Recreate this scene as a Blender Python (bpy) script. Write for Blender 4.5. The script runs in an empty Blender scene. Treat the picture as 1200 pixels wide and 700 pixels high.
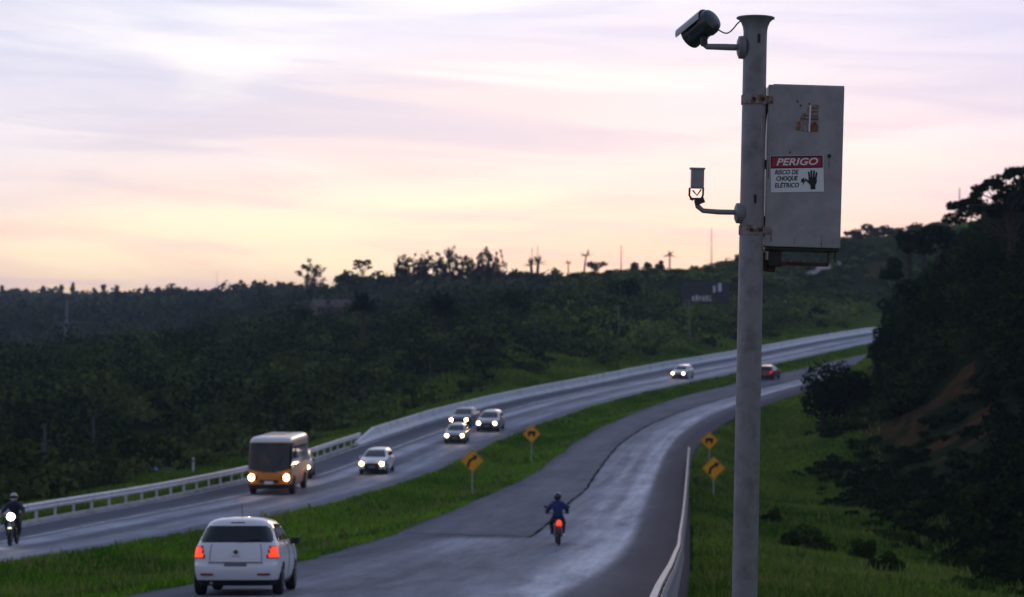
import bpy, bmesh, math, random
import numpy as np
from mathutils import Vector, Matrix, Euler

SC = bpy.context.scene
COL = SC.collection
R = math.radians
rng = np.random.default_rng(7)
random.seed(7)

# ------------------------------------------------------------------ camera
CAM_Z = 8.0
cam = bpy.data.cameras.new('camera')
cam.sensor_width = 36.0
cam.lens = 72.0
cam.clip_start = 0.1
cam.clip_end = 9000.0
cam.dof.use_dof = True
cam.dof.focus_distance = 13.0
cam.dof.aperture_fstop = 4.0
cam_ob = bpy.data.objects.new('camera', cam)
COL.objects.link(cam_ob)
cam_ob.location = (0, 0, CAM_Z)
cam_ob.rotation_euler = (R(90 + 1.074), 0, 0)
SC.camera = cam_ob

# ------------------------------------------------------------------ sky
SUN_AZ = R(6.0)         # clockwise from +Y, towards +X
SUN_EL = R(2.0)
world = bpy.data.worlds.new('World')
SC.world = world
world.use_nodes = True
wt = world.node_tree
wt.nodes.clear()


def wn(kind, **kw):
    n = wt.nodes.new(kind)
    for k, v in kw.items():
        setattr(n, k, v)
    return n


def wmath(op, a, b=None, c=None, clamp=False):
    n = wn('ShaderNodeMath', operation=op, use_clamp=clamp)
    for i, v in enumerate((a, b, c)):
        if v is None:
            continue
        if isinstance(v, (int, float)):
            n.inputs[i].default_value = v
        else:
            wt.links.new(v, n.inputs[i])
    return n.outputs[0]


def wramp(fac, stops):
    n = wn('ShaderNodeValToRGB')
    e = n.color_ramp.elements
    while len(e) < len(stops):
        e.new(0.5)
    for i, (p, c) in enumerate(stops):
        e[i].position = p
        e[i].color = c if len(c) == 4 else (*c, 1)
    wt.links.new(fac, n.inputs[0])
    return n.outputs[0]


def wmix(fac, a, b, blend='MIX'):
    n = wn('ShaderNodeMix', data_type='RGBA', blend_type=blend)
    if isinstance(fac, (int, float)):
        n.inputs[0].default_value = fac
    else:
        wt.links.new(fac, n.inputs[0])
    for s, v in ((6, a), (7, b)):
        if isinstance(v, tuple):
            n.inputs[s].default_value = (*v, 1)
        else:
            wt.links.new(v, n.inputs[s])
    return n.outputs[2]


tc = wn('ShaderNodeTexCoord')
sep = wn('ShaderNodeSeparateXYZ')
wt.links.new(tc.outputs['Generated'], sep.inputs[0])
el = sep.outputs[2]
az = wmath('ARCTAN2', sep.outputs[0], sep.outputs[1])
nis = wn('ShaderNodeTexSky', sky_type='NISHITA')
nis.sun_disc = False
nis.sun_elevation = SUN_EL
nis.sun_rotation = SUN_AZ
nis.air_density = 1.2
nis.dust_density = 2.0
# clouded dusk dome: pale yellow at the skyline, pink, then lavender, duller away from the glow
elc = wmath('MAXIMUM', el, 0.0)
base = wramp(elc, [(0.0, (0.84, 0.58, 0.40)), (0.035, (0.88, 0.68, 0.52)), (0.06, (0.84, 0.70, 0.64)),
                   (0.09, (0.76, 0.71, 0.75)), (0.16, (0.67, 0.69, 0.82)), (0.35, (0.46, 0.53, 0.73)),
                   (1.0, (0.24, 0.31, 0.50))])


def wnoise(sa, se, seed, detail=5, rough=0.55, dist=0.0, tilt=0.0):
    cb = wn('ShaderNodeCombineXYZ')
    wt.links.new(wmath('MULTIPLY', az, sa), cb.inputs[0])
    wt.links.new(wmath('MULTIPLY', wmath('ADD', el, wmath('MULTIPLY', az, tilt)), se), cb.inputs[1])
    cb.inputs[2].default_value = seed
    n = wn('ShaderNodeTexNoise')
    n.inputs['Scale'].default_value = 1.0
    n.inputs['Detail'].default_value = detail
    n.inputs['Roughness'].default_value = rough
    n.inputs['Distortion'].default_value = dist
    wt.links.new(cb.outputs[0], n.inputs['Vector'])
    return n.outputs[0]


def wrange(v, a, b, to=1.0):
    n = wn('ShaderNodeMapRange')
    n.interpolation_type = 'SMOOTHSTEP'
    n.inputs[1].default_value = a
    n.inputs[2].default_value = b
    n.inputs[4].default_value = to
    wt.links.new(v, n.inputs[0])
    return n.outputs[0]


bright = wrange(wnoise(3.4, 24, 3.1, 4, 0.5, 0.6, 0.04), 0.46, 0.68)
grey = wrange(wnoise(3.0, 26, 11.7, 5, 0.55, 0.9, 0.05), 0.46, 0.68, 0.8)
pink = wrange(wnoise(3.0, 26, 21.3, 3, 0.5, 0.3, -0.02), 0.43, 0.64, 0.8)
streak = wrange(wnoise(5.0, 70, 5.5, 5, 0.58, 1.0, 0.05), 0.48, 0.66, 0.62)
warm_h = wramp(elc, [(0.0, (0.96, 0.79, 0.50)), (0.05, (0.95, 0.83, 0.60)), (0.10, (0.86, 0.82, 0.80)), (0.18, (0.78, 0.81, 0.86)), (0.35, (0.53, 0.59, 0.77)), (1.0, (0.29, 0.36, 0.54))])
grey_h = wramp(elc, [(0.0, (0.70, 0.52, 0.50)), (0.05, (0.68, 0.56, 0.60)), (0.09, (0.60, 0.58, 0.68)), (0.15, (0.53, 0.57, 0.74)), (0.35, (0.37, 0.43, 0.63)), (1.0, (0.19, 0.25, 0.42))])
pink_h = wramp(elc, [(0.0, (0.92, 0.58, 0.38)), (0.05, (0.90, 0.63, 0.52)), (0.10, (0.76, 0.66, 0.68)), (0.2, (0.60, 0.62, 0.75)), (1.0, (0.24, 0.30, 0.49))])
c1 = wmix(pink, base, pink_h)
c2 = wmix(grey, c1, grey_h)
c3 = wmix(streak, c2, grey_h)
c4 = wmix(bright, c3, warm_h)
# brighter round the glow, duller on the far side of the dome
dx = wmath('COSINE', wmath('SUBTRACT', az, SUN_AZ - R(7)))
glow = wmath('MULTIPLY_ADD', dx, 0.40, 1.02)
# toward the right of the glow the dusk sky cools off within a few degrees
off = wmath('ABSOLUTE', wmath('SUBTRACT', az, SUN_AZ - R(10)))
cool = wrange(off, R(7), R(26), 0.95)
cooled = wmix(cool, c4, wmix(0.78, c4, wramp(elc, [(0.0, (0.66, 0.50, 0.50)), (0.05, (0.62, 0.53, 0.62)), (0.10, (0.53, 0.53, 0.73)), (0.16, (0.50, 0.53, 0.78)), (0.35, (0.38, 0.45, 0.67)), (1.0, (0.22, 0.29, 0.48))])))
cl = wmix(1.0, cooled, cooled, 'MIX')
sc_ = wn('ShaderNodeVectorMath', operation='SCALE')
wt.links.new(cl, sc_.inputs[0])
wt.links.new(glow, sc_.inputs['Scale'])
nsc = wn('ShaderNodeVectorMath', operation='SCALE')
wt.links.new(nis.outputs[0], nsc.inputs[0])
nsc.inputs['Scale'].default_value = 0.12
full = wmix(0.90, nsc.outputs[0], sc_.outputs[0])
bg = wn('ShaderNodeBackground')
bg.inputs[1].default_value = 1.0
wt.links.new(full, bg.inputs[0])
wo = wn('ShaderNodeOutputWorld')
wt.links.new(bg.outputs[0], wo.inputs[0])

# ------------------------------------------------------------------ sun (already down behind the ridge: faint and soft)
sun = bpy.data.lights.new('sun', 'SUN')
sun.energy = 0.25
sun.angle = R(12)
sun.color = (1.0, 0.72, 0.48)
sun_ob = bpy.data.objects.new('sun', sun)
COL.objects.link(sun_ob)
sd = Vector((math.sin(SUN_AZ) * math.cos(SUN_EL), math.cos(SUN_AZ) * math.cos(SUN_EL), math.sin(SUN_EL + R(3))))
sun_ob.rotation_euler = sd.to_track_quat('Z', 'Y').to_euler()

SC.view_settings.view_transform = 'Standard'
SC.view_settings.look = 'None'
SC.view_settings.exposure = 0.0
SC.view_settings.gamma = 1.0
SC.view_settings.use_curve_mapping = False
SC.render.engine = 'CYCLES'
SC.cycles.use_denoising = True
SC.cycles.max_bounces = 6
SC.cycles.diffuse_bounces = 3
SC.cycles.glossy_bounces = 3
SC.cycles.transmission_bounces = 3
SC.cycles.volume_bounces = 1
SC.cycles.sample_clamp_indirect = 4.0


# ================================================================== materials
MATS = {}


def pmat(name, col, rough=0.6, metal=0.0, noise=None, spec=0.5, coat=0.0, emit=None, estr=0.0, bump=None):
    """Principled material; noise = (scale, colour2, low, high) mixes in a second colour; bump = (scale, strength)."""
    m = bpy.data.materials.new(name)
    m.use_nodes = True
    nt = m.node_tree
    b = nt.nodes['Principled BSDF']
    b.inputs['Base Color'].default_value = (*col, 1)
    b.inputs['Roughness'].default_value = rough
    b.inputs['Metallic'].default_value = metal
    b.inputs['Specular IOR Level'].default_value = spec
    b.inputs['Coat Weight'].default_value = coat
    if emit:
        b.inputs['Emission Color'].default_value = (*emit, 1)
        b.inputs['Emission Strength'].default_value = estr
    if noise or bump:
        t = nt.nodes.new('ShaderNodeTexCoord')
    if noise:
        n = nt.nodes.new('ShaderNodeTexNoise')
        n.inputs['Scale'].default_value = noise[0]
        n.inputs['Detail'].default_value = 6
        n.inputs['Roughness'].default_value = 0.62
        nt.links.new(t.outputs['Object'], n.inputs['Vector'])
        mr = nt.nodes.new('ShaderNodeMapRange')
        mr.inputs[1].default_value = noise[2]
        mr.inputs[2].default_value = noise[3]
        nt.links.new(n.outputs[0], mr.inputs[0])
        mx = nt.nodes.new('ShaderNodeMix')
        mx.data_type = 'RGBA'
        mx.inputs[6].default_value = (*col, 1)
        mx.inputs[7].default_value = (*noise[1], 1)
        nt.links.new(mr.outputs[0], mx.inputs[0])
        nt.links.new(mx.outputs[2], b.inputs['Base Color'])
    if bump:
        n2 = nt.nodes.new('ShaderNodeTexNoise')
        n2.inputs['Scale'].default_value = bump[0]
        n2.inputs['Detail'].default_value = 4
        nt.links.new(t.outputs['Object'], n2.inputs['Vector'])
        bp = nt.nodes.new('ShaderNodeBump')
        bp.inputs['Strength'].default_value = bump[1]
        bp.inputs['Distance'].default_value = 0.02
        nt.links.new(n2.outputs[0], bp.inputs['Height'])
        nt.links.new(bp.outputs[0], b.inputs['Normal'])
    MATS[name] = m
    return m


def leaf_mat(name, dark, light, trans=0.25):
    """Leaves: two greens mixed by the per-face 'tone' attribute, a little light passing through."""
    m = bpy.data.materials.new(name)
    m.use_nodes = True
    nt = m.node_tree
    nt.nodes.clear()
    a = nt.nodes.new('ShaderNodeAttribute')
    a.attribute_name = 'tone'
    mx = nt.nodes.new('ShaderNodeMix')
    mx.data_type = 'RGBA'
    mx.inputs[6].default_value = (*dark, 1)
    mx.inputs[7].default_value = (*light, 1)
    nt.links.new(a.outputs['Fac'], mx.inputs[0])
    d = nt.nodes.new('ShaderNodeBsdfDiffuse')
    t = nt.nodes.new('ShaderNodeBsdfTranslucent')
    nt.links.new(mx.outputs[2], d.inputs[0])
    nt.links.new(mx.outputs[2], t.inputs[0])
    ms = nt.nodes.new('ShaderNodeMixShader')
    ms.inputs[0].default_value = trans
    nt.links.new(d.outputs[0], ms.inputs[1])
    nt.links.new(t.outputs[0], ms.inputs[2])
    o = nt.nodes.new('ShaderNodeOutputMaterial')
    nt.links.new(ms.outputs[0], o.inputs[0])
    MATS[name] = m
    return m


pmat('galvanised', (0.24, 0.235, 0.25), 0.5, 0.15, (9, (0.14, 0.125, 0.125), 0.45, 0.75), bump=(40, 0.1))
pmat('cabinet_paint', (0.335, 0.325, 0.335), 0.5, 0.0, (6, (0.23, 0.222, 0.232), 0.42, 0.72), bump=(30, 0.08))
pmat('rusty', (0.085, 0.035, 0.022), 0.85, 0.0, (22, (0.02, 0.014, 0.013), 0.4, 0.65), bump=(60, 0.5))
pmat('rust_light', (0.22, 0.10, 0.05), 0.85, 0.0, (30, (0.12, 0.05, 0.03), 0.4, 0.65))
pmat('rust_stain', (0.27, 0.25, 0.25), 0.8, 0.0, (26, (0.20, 0.075, 0.03), 0.46, 0.60))
pmat('dark_plastic', (0.012, 0.012, 0.015), 0.35)
pmat('camera_shell', (0.05, 0.055, 0.065), 0.3, 0.3)
pmat('hood_grey', (0.35, 0.34, 0.34), 0.45)
pmat('black_rubber', (0.012, 0.012, 0.013), 0.75)
pmat('label_white', (0.75, 0.75, 0.78), 0.5)
pmat('label_red', (0.35, 0.012, 0.03), 0.5)
pmat('label_black', (0.012, 0.012, 0.014), 0.6)
pmat('sign_yellow', (0.98, 0.42, 0.008), 0.45, 0, (8, (0.92, 0.36, 0.008), 0.5, 0.8))
pmat('sign_black', (0.012, 0.01, 0.01), 0.6)
pmat('post_grey', (0.42, 0.42, 0.44), 0.6)
pmat('rail_steel', (0.70, 0.71, 0.75), 0.5, 0.1, (3, (0.50, 0.50, 0.53), 0.45, 0.7))
pmat('rail_old', (0.085, 0.105, 0.135), 0.55, 0.3, (3, (0.06, 0.07, 0.085), 0.45, 0.7))
pmat('rail_white', (0.40, 0.39, 0.40), 0.6, 0, (2, (0.5, 0.48, 0.46), 0.55, 0.8))
pmat('concrete', (0.80, 0.81, 0.85), 0.8, 0, (0.9, (0.52, 0.52, 0.55), 0.50, 0.75), bump=(12, 0.2))
pmat('kerb_concrete', (0.40, 0.40, 0.42), 0.85, 0, (1.5, (0.25, 0.25, 0.26), 0.45, 0.7))
pmat('line_paint', (0.42, 0.43, 0.46), 0.6, 0, (1.2, (0.16, 0.165, 0.18), 0.42, 0.62))
pmat('tar', (0.010, 0.010, 0.013), 1.0, spec=0.0)
pmat('car_white', (0.78, 0.78, 0.80), 0.28, 0, None, 0.5, 0.6)
pmat('car_silver', (0.34, 0.35, 0.37), 0.32, 0.4, None, 0.5, 0.5)
pmat('car_grey', (0.10, 0.105, 0.12), 0.3, 0.3, None, 0.5, 0.5)
pmat('car_black', (0.012, 0.012, 0.015), 0.25, 0, None, 0.5, 0.6)
pmat('car_red', (0.12, 0.008, 0.012), 0.3, 0, None, 0.5, 0.6)
pmat('bus_orange', (0.66, 0.22, 0.010), 0.35, 0, None, 0.5, 0.4)
pmat('bus_side', (0.20, 0.19, 0.19), 0.45)
pmat('bus_white', (0.74, 0.70, 0.68), 0.4, 0, None, 0.5, 0.3)
pmat('bus_glass', (0.008, 0.010, 0.014), 0.10, 0, (1.3, (0.045, 0.026, 0.014), 0.48, 0.66), 0.6)  # brownish blotches imitate reflections, mixed into the glass colour
pmat('glass_dark', (0.008, 0.011, 0.014), 0.06, 0, None, 0.6)
pmat('tyre', (0.012, 0.012, 0.013), 0.85)
pmat('rim', (0.22, 0.22, 0.24), 0.35, 0.7)
pmat('trim_black', (0.014, 0.014, 0.016), 0.55)
pmat('plate', (0.16, 0.16, 0.18), 0.5)
pmat('chrome', (0.5, 0.5, 0.52), 0.2, 0.9)
pmat('head_lamp', (0.9, 0.9, 0.9), 0.3, emit=(1.0, 0.66, 0.30), estr=20.0)
pmat('head_lamp_white', (0.9, 0.9, 0.9), 0.3, emit=(1.0, 0.86, 0.66), estr=24.0)
pmat('tail_lamp', (0.4, 0.02, 0.01), 0.3, emit=(1.0, 0.065, 0.016), estr=1.05)
pmat('tail_lamp_dim', (0.4, 0.01, 0.01), 0.3, emit=(1.0, 0.03, 0.03), estr=0.7)
pmat('reflector', (0.20, 0.012, 0.01), 0.3)
pmat('skin', (0.28, 0.15, 0.10), 0.6)
pmat('jacket_blue', (0.006, 0.018, 0.13), 0.7, 0, (9, (0.004, 0.01, 0.07), 0.4, 0.7))
pmat('jacket_navy', (0.008, 0.012, 0.035), 0.7)
pmat('trousers_dark', (0.010, 0.012, 0.018), 0.8)
pmat('shoe', (0.012, 0.012, 0.012), 0.7)
pmat('helmet_black', (0.008, 0.008, 0.010), 0.25, 0, None, 0.5, 0.5)
pmat('helmet_grey', (0.42, 0.40, 0.38), 0.3, 0, None, 0.5, 0.5)
pmat('bark', (0.07, 0.055, 0.045), 0.95, 0, (5, (0.03, 0.025, 0.02), 0.4, 0.7))
pmat('bark_pale', (0.20, 0.17, 0.15), 0.95, 0, (5, (0.10, 0.08, 0.07), 0.4, 0.7))
pmat('timber_pole', (0.075, 0.072, 0.072), 0.9, 0, (6, (0.08, 0.075, 0.07), 0.4, 0.7))
pmat('pale_pole', (0.17, 0.17, 0.18), 0.8)
pmat('tarp_blue', (0.02, 0.13, 0.36), 0.55)
pmat('board_dark', (0.045, 0.042, 0.055), 0.7)
pmat('board_white', (0.65, 0.65, 0.70), 0.6)
pmat('house_white', (0.62, 0.60, 0.60), 0.8)
pmat('house_pink', (0.22, 0.14, 0.13), 0.85)
pmat('roof_tile', (0.075, 0.048, 0.042), 0.85)
pmat('window_dark', (0.012, 0.012, 0.015), 0.2)
pmat('dirt_road', (0.30, 0.25, 0.23), 0.95)
leaf_mat('leaf_valley', (0.015, 0.027, 0.010), (0.130, 0.165, 0.046))
leaf_mat('leaf_far', (0.032, 0.046, 0.032), (0.110, 0.135, 0.080))
leaf_mat('leaf_hill', (0.024, 0.040, 0.014), (0.210, 0.260, 0.060))
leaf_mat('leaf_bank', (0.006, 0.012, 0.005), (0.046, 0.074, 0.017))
leaf_mat('leaf_yellow', (0.07, 0.09, 0.02), (0.26, 0.28, 0.06))
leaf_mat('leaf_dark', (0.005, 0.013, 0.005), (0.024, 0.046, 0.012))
leaf_mat('leaf_euca', (0.040, 0.038, 0.034), (0.085, 0.075, 0.060))
leaf_mat('leaf_palm', (0.018, 0.026, 0.012), (0.050, 0.062, 0.022))
leaf_mat('blade', (0.045, 0.140, 0.010), (0.215, 0.390, 0.030), 0.5)
leaf_mat('blade_verge', (0.042, 0.110, 0.012), (0.225, 0.315, 0.045), 0.5)
leaf_mat('blade_straw', (0.06, 0.11, 0.02), (0.24, 0.26, 0.07), 0.3)
leaf_mat('blade_dry', (0.060, 0.120, 0.014), (0.230, 0.310, 0.045), 0.35)


# ================================================================== mesh helpers
def finish(ob, label=None, cat=None, group=None, kind=None):
    if label:
        ob['label'] = label
    if cat:
        ob['category'] = cat
    if group:
        ob['group'] = group
    if kind:
        ob['kind'] = kind
    return ob


def empty(name, loc=(0, 0, 0), rz=0.0, label=None, cat=None, group=None, rot=None):
    o = bpy.data.objects.new(name, None)
    o.empty_display_size = 0.2
    COL.objects.link(o)
    o.location = loc
    o.rotation_euler = rot if rot else (0, 0, rz)
    return finish(o, label, cat, group)


def mesh_np(name, v, f, mat, parent=None, smooth=False, attrs=None):
    """v: (n,3) array, f: (m,k) array with k = 3 or 4."""
    v = np.asarray(v, np.float32)
    f = np.asarray(f, np.int32)
    k = f.shape[1]
    me = bpy.data.meshes.new(name)
    me.vertices.add(len(v))
    me.vertices.foreach_set('co', v.ravel())
    me.loops.add(len(f) * k)
    me.loops.foreach_set('vertex_index', f.ravel())
    me.polygons.add(len(f))
    me.polygons.foreach_set('loop_start', np.arange(0, len(f) * k, k, dtype=np.int32))
    me.polygons.foreach_set('loop_total', np.full(len(f), k, np.int32))
    if smooth:
        me.polygons.foreach_set('use_smooth', np.ones(len(f), bool))
    if attrs:
        for an, (dom, arr) in attrs.items():
            a = me.attributes.new(an, 'FLOAT', dom)
            a.data.foreach_set('value', np.asarray(arr, np.float32).ravel())
    me.update(calc_edges=True)
    me.validate()
    if mat:
        me.materials.append(MATS[mat] if isinstance(mat, str) else mat)
    o = bpy.data.objects.new(name, me)
    COL.objects.link(o)
    if parent:
        o.parent = parent
    return o


class MB:
    """Collects shapes; build() links them as one mesh object."""

    def __init__(self):
        self.v = []
        self.f = []

    def add(self, v, f):
        b = len(self.v)
        self.v += [tuple(p) for p in v]
        self.f += [tuple(i + b for i in q) for q in f]
        return self

    def box(self, c, s, rot=None, taper=1.0):
        hx, hy, hz = s[0] / 2, s[1] / 2, s[2] / 2
        p = []
        for z in (-1, 1):
            k = taper if z > 0 else 1.0
            p += [Vector((-hx * k, -hy * k, z * hz)), Vector((hx * k, -hy * k, z * hz)),
                  Vector((hx * k, hy * k, z * hz)), Vector((-hx * k, hy * k, z * hz))]
        if rot is not None:
            m = Euler(rot).to_matrix() if not isinstance(rot, Matrix) else rot
            p = [m @ q for q in p]
        c = Vector(c)
        return self.add([q + c for q in p], [(3, 2, 1, 0), (4, 5, 6, 7), (0, 1, 5, 4), (1, 2, 6, 5), (2, 3, 7, 6), (3, 0, 4, 7)])

    def tube(self, pts, rad, n=12, cap=True):
        pts = [Vector(p) for p in pts]
        if isinstance(rad, (int, float)):
            rad = [rad] * len(pts)
        rings = []
        up = None
        for i, p in enumerate(pts):
            d = (pts[min(i + 1, len(pts) - 1)] - pts[max(i - 1, 0)])
            d = d.normalized() if d.length > 1e-9 else Vector((0, 0, 1))
            if up is None:
                up = Vector((0, 0, 1)) if abs(d.z) < 0.9 else Vector((1, 0, 0))
            a = d.cross(up)
            a = a.normalized() if a.length > 1e-6 else Vector((1, 0, 0))
            b = a.cross(d).normalized()
            up = b
            rings.append([p + (a * math.cos(t) + b * math.sin(t)) * rad[i] for t in [2 * math.pi * k / n for k in range(n)]])
        v = [q for r_ in rings for q in r_]
        f = []
        for i in range(len(rings) - 1):
            for k in range(n):
                k2 = (k + 1) % n
                f.append((i * n + k, i * n + k2, (i + 1) * n + k2, (i + 1) * n + k))
        if cap:
            f.append(tuple(range(n)))
            f.append(tuple((len(rings) - 1) * n + k for k in reversed(range(n))))
        return self.add(v, f)

    def lathe(self, prof, c=(0, 0, 0), axis='z', n=24):
        """prof: list of (radius, height)."""
        v, f = [], []
        for r_, h_ in prof:
            for k in range(n):
                t = 2 * math.pi * k / n
                x, y = r_ * math.cos(t), r_ * math.sin(t)
                q = (x, y, h_) if axis == 'z' else ((h_, x, y) if axis == 'x' else (x, h_, y))
                v.append((q[0] + c[0], q[1] + c[1], q[2] + c[2]))
        for i in range(len(prof) - 1):
            for k in range(n):
                k2 = (k + 1) % n
                f.append((i * n + k, i * n + k2, (i + 1) * n + k2, (i + 1) * n + k))
        f.append(tuple(reversed(range(n))))
        f.append(tuple((len(prof) - 1) * n + k for k in range(n)))
        return self.add(v, f)

    def prism(self, poly, depth, m):
        """2-D outline (x, z) extruded along y from 0 to depth, placed by matrix m."""
        n = len(poly)
        v = [m @ Vector((x, 0, z)) for x, z in poly] + [m @ Vector((x, depth, z)) for x, z in poly]
        f = [tuple(range(n)), tuple(reversed(range(n, 2 * n)))]
        for i in range(n):
            j = (i + 1) % n
            f.append((i, i + n, j + n, j))
        return self.add(v, f)

    def build(self, name, mat, parent=None, smooth=False, bevel=0.0):
        me = bpy.data.meshes.new(name)
        me.from_pydata(self.v, [], self.f)
        bm = bmesh.new()
        bm.from_mesh(me)
        bmesh.ops.recalc_face_normals(bm, faces=bm.faces)
        if bevel > 0:
            es = [e for e in bm.edges if len(e.link_faces) == 2 and e.calc_face_angle(0) > 0.6]
            bmesh.ops.bevel(bm, geom=es, offset=bevel, segments=2, affect='EDGES', profile=0.6)
        bm.to_mesh(me)
        bm.free()
        if smooth:
            for p in me.polygons:
                p.use_smooth = True
            me.set_sharp_from_angle(angle=R(38))
        me.materials.append(MATS[mat])
        o = bpy.data.objects.new(name, me)
        COL.objects.link(o)
        if parent:
            o.parent = parent
        return o


def hermite(xk, yk):
    """Smooth interpolation through knots, straight outside them."""
    xk = np.asarray(xk, float)
    yk = np.asarray(yk, float)
    m = np.empty_like(yk)
    d = np.diff(yk) / np.diff(xk)
    m[1:-1] = (d[:-1] * np.diff(xk)[1:] + d[1:] * np.diff(xk)[:-1]) / (xk[2:] - xk[:-2])
    m[0], m[-1] = d[0], d[-1]

    def f(x):
        x = np.asarray(x, float)
        i = np.clip(np.searchsorted(xk, x) - 1, 0, len(xk) - 2)
        h_ = xk[i + 1] - xk[i]
        t = np.clip((x - xk[i]) / h_, 0, 1)
        y = (yk[i] * (2 * t ** 3 - 3 * t ** 2 + 1) + h_ * m[i] * (t ** 3 - 2 * t ** 2 + t)
             + yk[i + 1] * (-2 * t ** 3 + 3 * t ** 2) + h_ * m[i + 1] * (t ** 3 - t ** 2))
        y = np.where(x < xk[0], yk[0] + (x - xk[0]) * m[0], y)
        return np.where(x > xk[-1], yk[-1] + (x - xk[-1]) * m[-1], y)
    return f


def sstep(x, a, b):
    t = np.clip((x - a) / (b - a), 0, 1)
    return t * t * (3 - 2 * t)


# ================================================================== the road's plan and profile (metres; y runs away from the camera)
_hD = [-40, 0, 20, 39, 55, 69, 85, 100, 114, 130, 150, 180, 215, 260, 330, 400, 480]
_hV = [0.2, 1.9, 3.3, 4.9, 6.2, 7.0, 7.4, 7.6, 7.65, 7.45, 6.95, 5.6, 4.3, 2.4, -0.6, -3.2, -5.5]
_hf = hermite(_hD, _hV)


def road_z(D):
    return CAM_Z - _hf(np.clip(D, -60, 480))


LF = hermite([-40, 0, 40, 65, 80, 96.4, 114, 138, 158.8, 177, 204.6, 225.6, 256.2, 301, 332, 380, 430],
             [-26, -24.5, -22, -20.3, -18.9, -16.1, -13.4, -10.3, -6.4, -0.9, 8.3, 15.4, 27.8, 45.2, 58.2, 80, 105])
LN = hermite([-40, 0, 30, 56, 72, 83.3, 98.3, 113.3, 132.6, 148, 161, 174, 191.3, 222.4, 262.4, 297, 330, 378, 430],
             [-18, -17.2, -16, -14.6, -12.6, -10.1, -7.0, -4.7, -2.1, 0.4, 3.4, 7.2, 12.8, 24.1, 39.4, 53, 67, 89, 114])
RL = hermite([-40, 0, 20, 38, 60, 77, 96.4, 107, 132, 151, 169, 187, 206, 228, 262, 297, 328, 376, 430],
             [-10, -8.6, -8, -7.4, -6.3, -4.2, -1.6, 0, 3.1, 5.9, 10.3, 15.8, 22.6, 31, 44.5, 59, 73, 96, 122])
RR = hermite([-40, 0, 20, 37.7, 68, 92.3, 121, 140, 162, 180, 204, 224, 258, 293, 326, 376, 430],
             [-3.2, -0.8, 1.5, 3.2, 5.9, 8, 10.5, 13, 17.6, 23.5, 32, 40, 54, 69, 83.5, 107, 134])


def at(px, py, D):
    """The point at distance D that the photograph's pixel looks at (for reading positions off the photograph)."""
    return Vector(((px - 600) / 2400 * D, D, CAM_Z - (py - 395) / 2400 * D))


# ================================================================== terrain
ctrl = []


def C(px, D, z):
    ctrl.append(((px - 600) / 2400 * D, D, z))


def P(x, y, z):
    ctrl.append((x, y, z))


for D in (-30, 0, 25, 50, 75, 100, 125, 150, 175, 200, 225, 250, 280, 310, 340, 380, 420):   # the corridor itself
    P(float(LF(D)) - 1, D, float(road_z(D)))
    drop = 0.55 * float(sstep(D, 40, 85)) * (1 - float(sstep(D, 150, 200)))
    P(float(RR(D)) + 2.2, D, float(road_z(D)) - drop)
# left valley
for px, rows in {
    -100: [(70, 1.0), (110, -1.5), (170, 0), (230, 2.5), (300, 4), (360, 2), (500, 3), (700, 12), (900, 20), (1250, 30)],
    100: [(100, -0.3), (130, -1.5), (170, 0.0), (220, 2.6), (280, 4.2), (350, 2), (500, 3), (700, 12), (900, 20), (1250, 28)],
    300: [(135, -1.2), (165, 0.0), (210, 2.5), (260, 5.0), (310, 7), (400, 8), (500, 12), (650, 18.5), (900, 22), (1250, 24)],
    450: [(165, 0.6), (190, 2.4), (230, 5.2), (300, 9.4), (380, 14), (440, 17.5), (520, 17), (700, 15), (1000, 18)],
    600: [(205, 4.4), (230, 6.2), (270, 9.0), (320, 12.2), (380, 15.2), (430, 16.2), (550, 13), (800, 14)],
    700: [(235, 5.6), (265, 8.0), (300, 10.6), (350, 15), (395, 20.0), (430, 20.2), (550, 15)],
    800: [(262, 6.4), (285, 8.2), (320, 11.2), (365, 15.5), (410, 19.4), (450, 20.2), (600, 16)],
    900: [(300, 7.6), (325, 9.8), (360, 13.8), (420, 21.5), (470, 27), (600, 24)],
    1000: [(352, 9.8), (380, 15), (420, 22), (470, 29.5), (600, 26)],
    1100: [(430, 24), (480, 31), (600, 28)],
    1300: [(430, 28), (520, 33), (800, 28)],
}.items():
    for D, z in rows:
        C(px, D, z)
# right verge, ditch and bank
for x, D, z in [(5, -30, 8), (4, 0, 6.0), (3, 13, 5.0), (6, 25, 3.7), (9, 39, 2.3), (16, 39, 1.7), (25, 39, 1.5), (12, 52, 1.3), (20, 55, 0.2),
                (12, 70, 0.3), (15, 85, -0.6), (20, 85, -1.4), (18, 105, -1.2), (14, 105, -0.7), (22, 120, -0.9), (17, 130, -0.3),
                (25, 130, 0.3), (23, 150, 1.2), (27, 150, 2.6), (32, 70, 0.0), (40, 60, 2.5), (60, 60, 7), (60, 20, 4), (30, 10, 3.5), (90, 90, 20), (60, -30, 6)]:
    P(x, D, z)
for px, rows in {
    1000: [(165, 4.2), (185, 5.2)],
    1040: [(135, 2.0), (150, 4.2), (180, 7.0), (205, 8.6), (230, 9.5)],
    1100: [(80, -1.2), (110, -0.2), (130, 2.6), (150, 6.4), (172, 10.5), (200, 14.5), (230, 16.5)],
    1200: [(60, 0.4), (80, -0.4), (100, 1.4), (120, 4.6), (140, 9), (160, 14.2), (190, 18), (240, 21)],
    1320: [(100, 5), (140, 13), (180, 19), (240, 24)],
}.items():
    for D, z in rows:
        C(px, D, z)
for a in range(0, 360, 24):
    P(2600 * math.sin(R(a)), 2600 * math.cos(R(a)), 24)
for x, y, z in [(-120, 20, 2), (-120, 120, 0), (-200, 300, 4), (-450, 900, 22), (200, 200, 28), (260, 420, 32), (200, 0, 14), (-150, -150, 6), (150, -150, 10)]:
    P(x, y, z)

cp = np.array(ctrl)
SCL = 100.0


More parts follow.
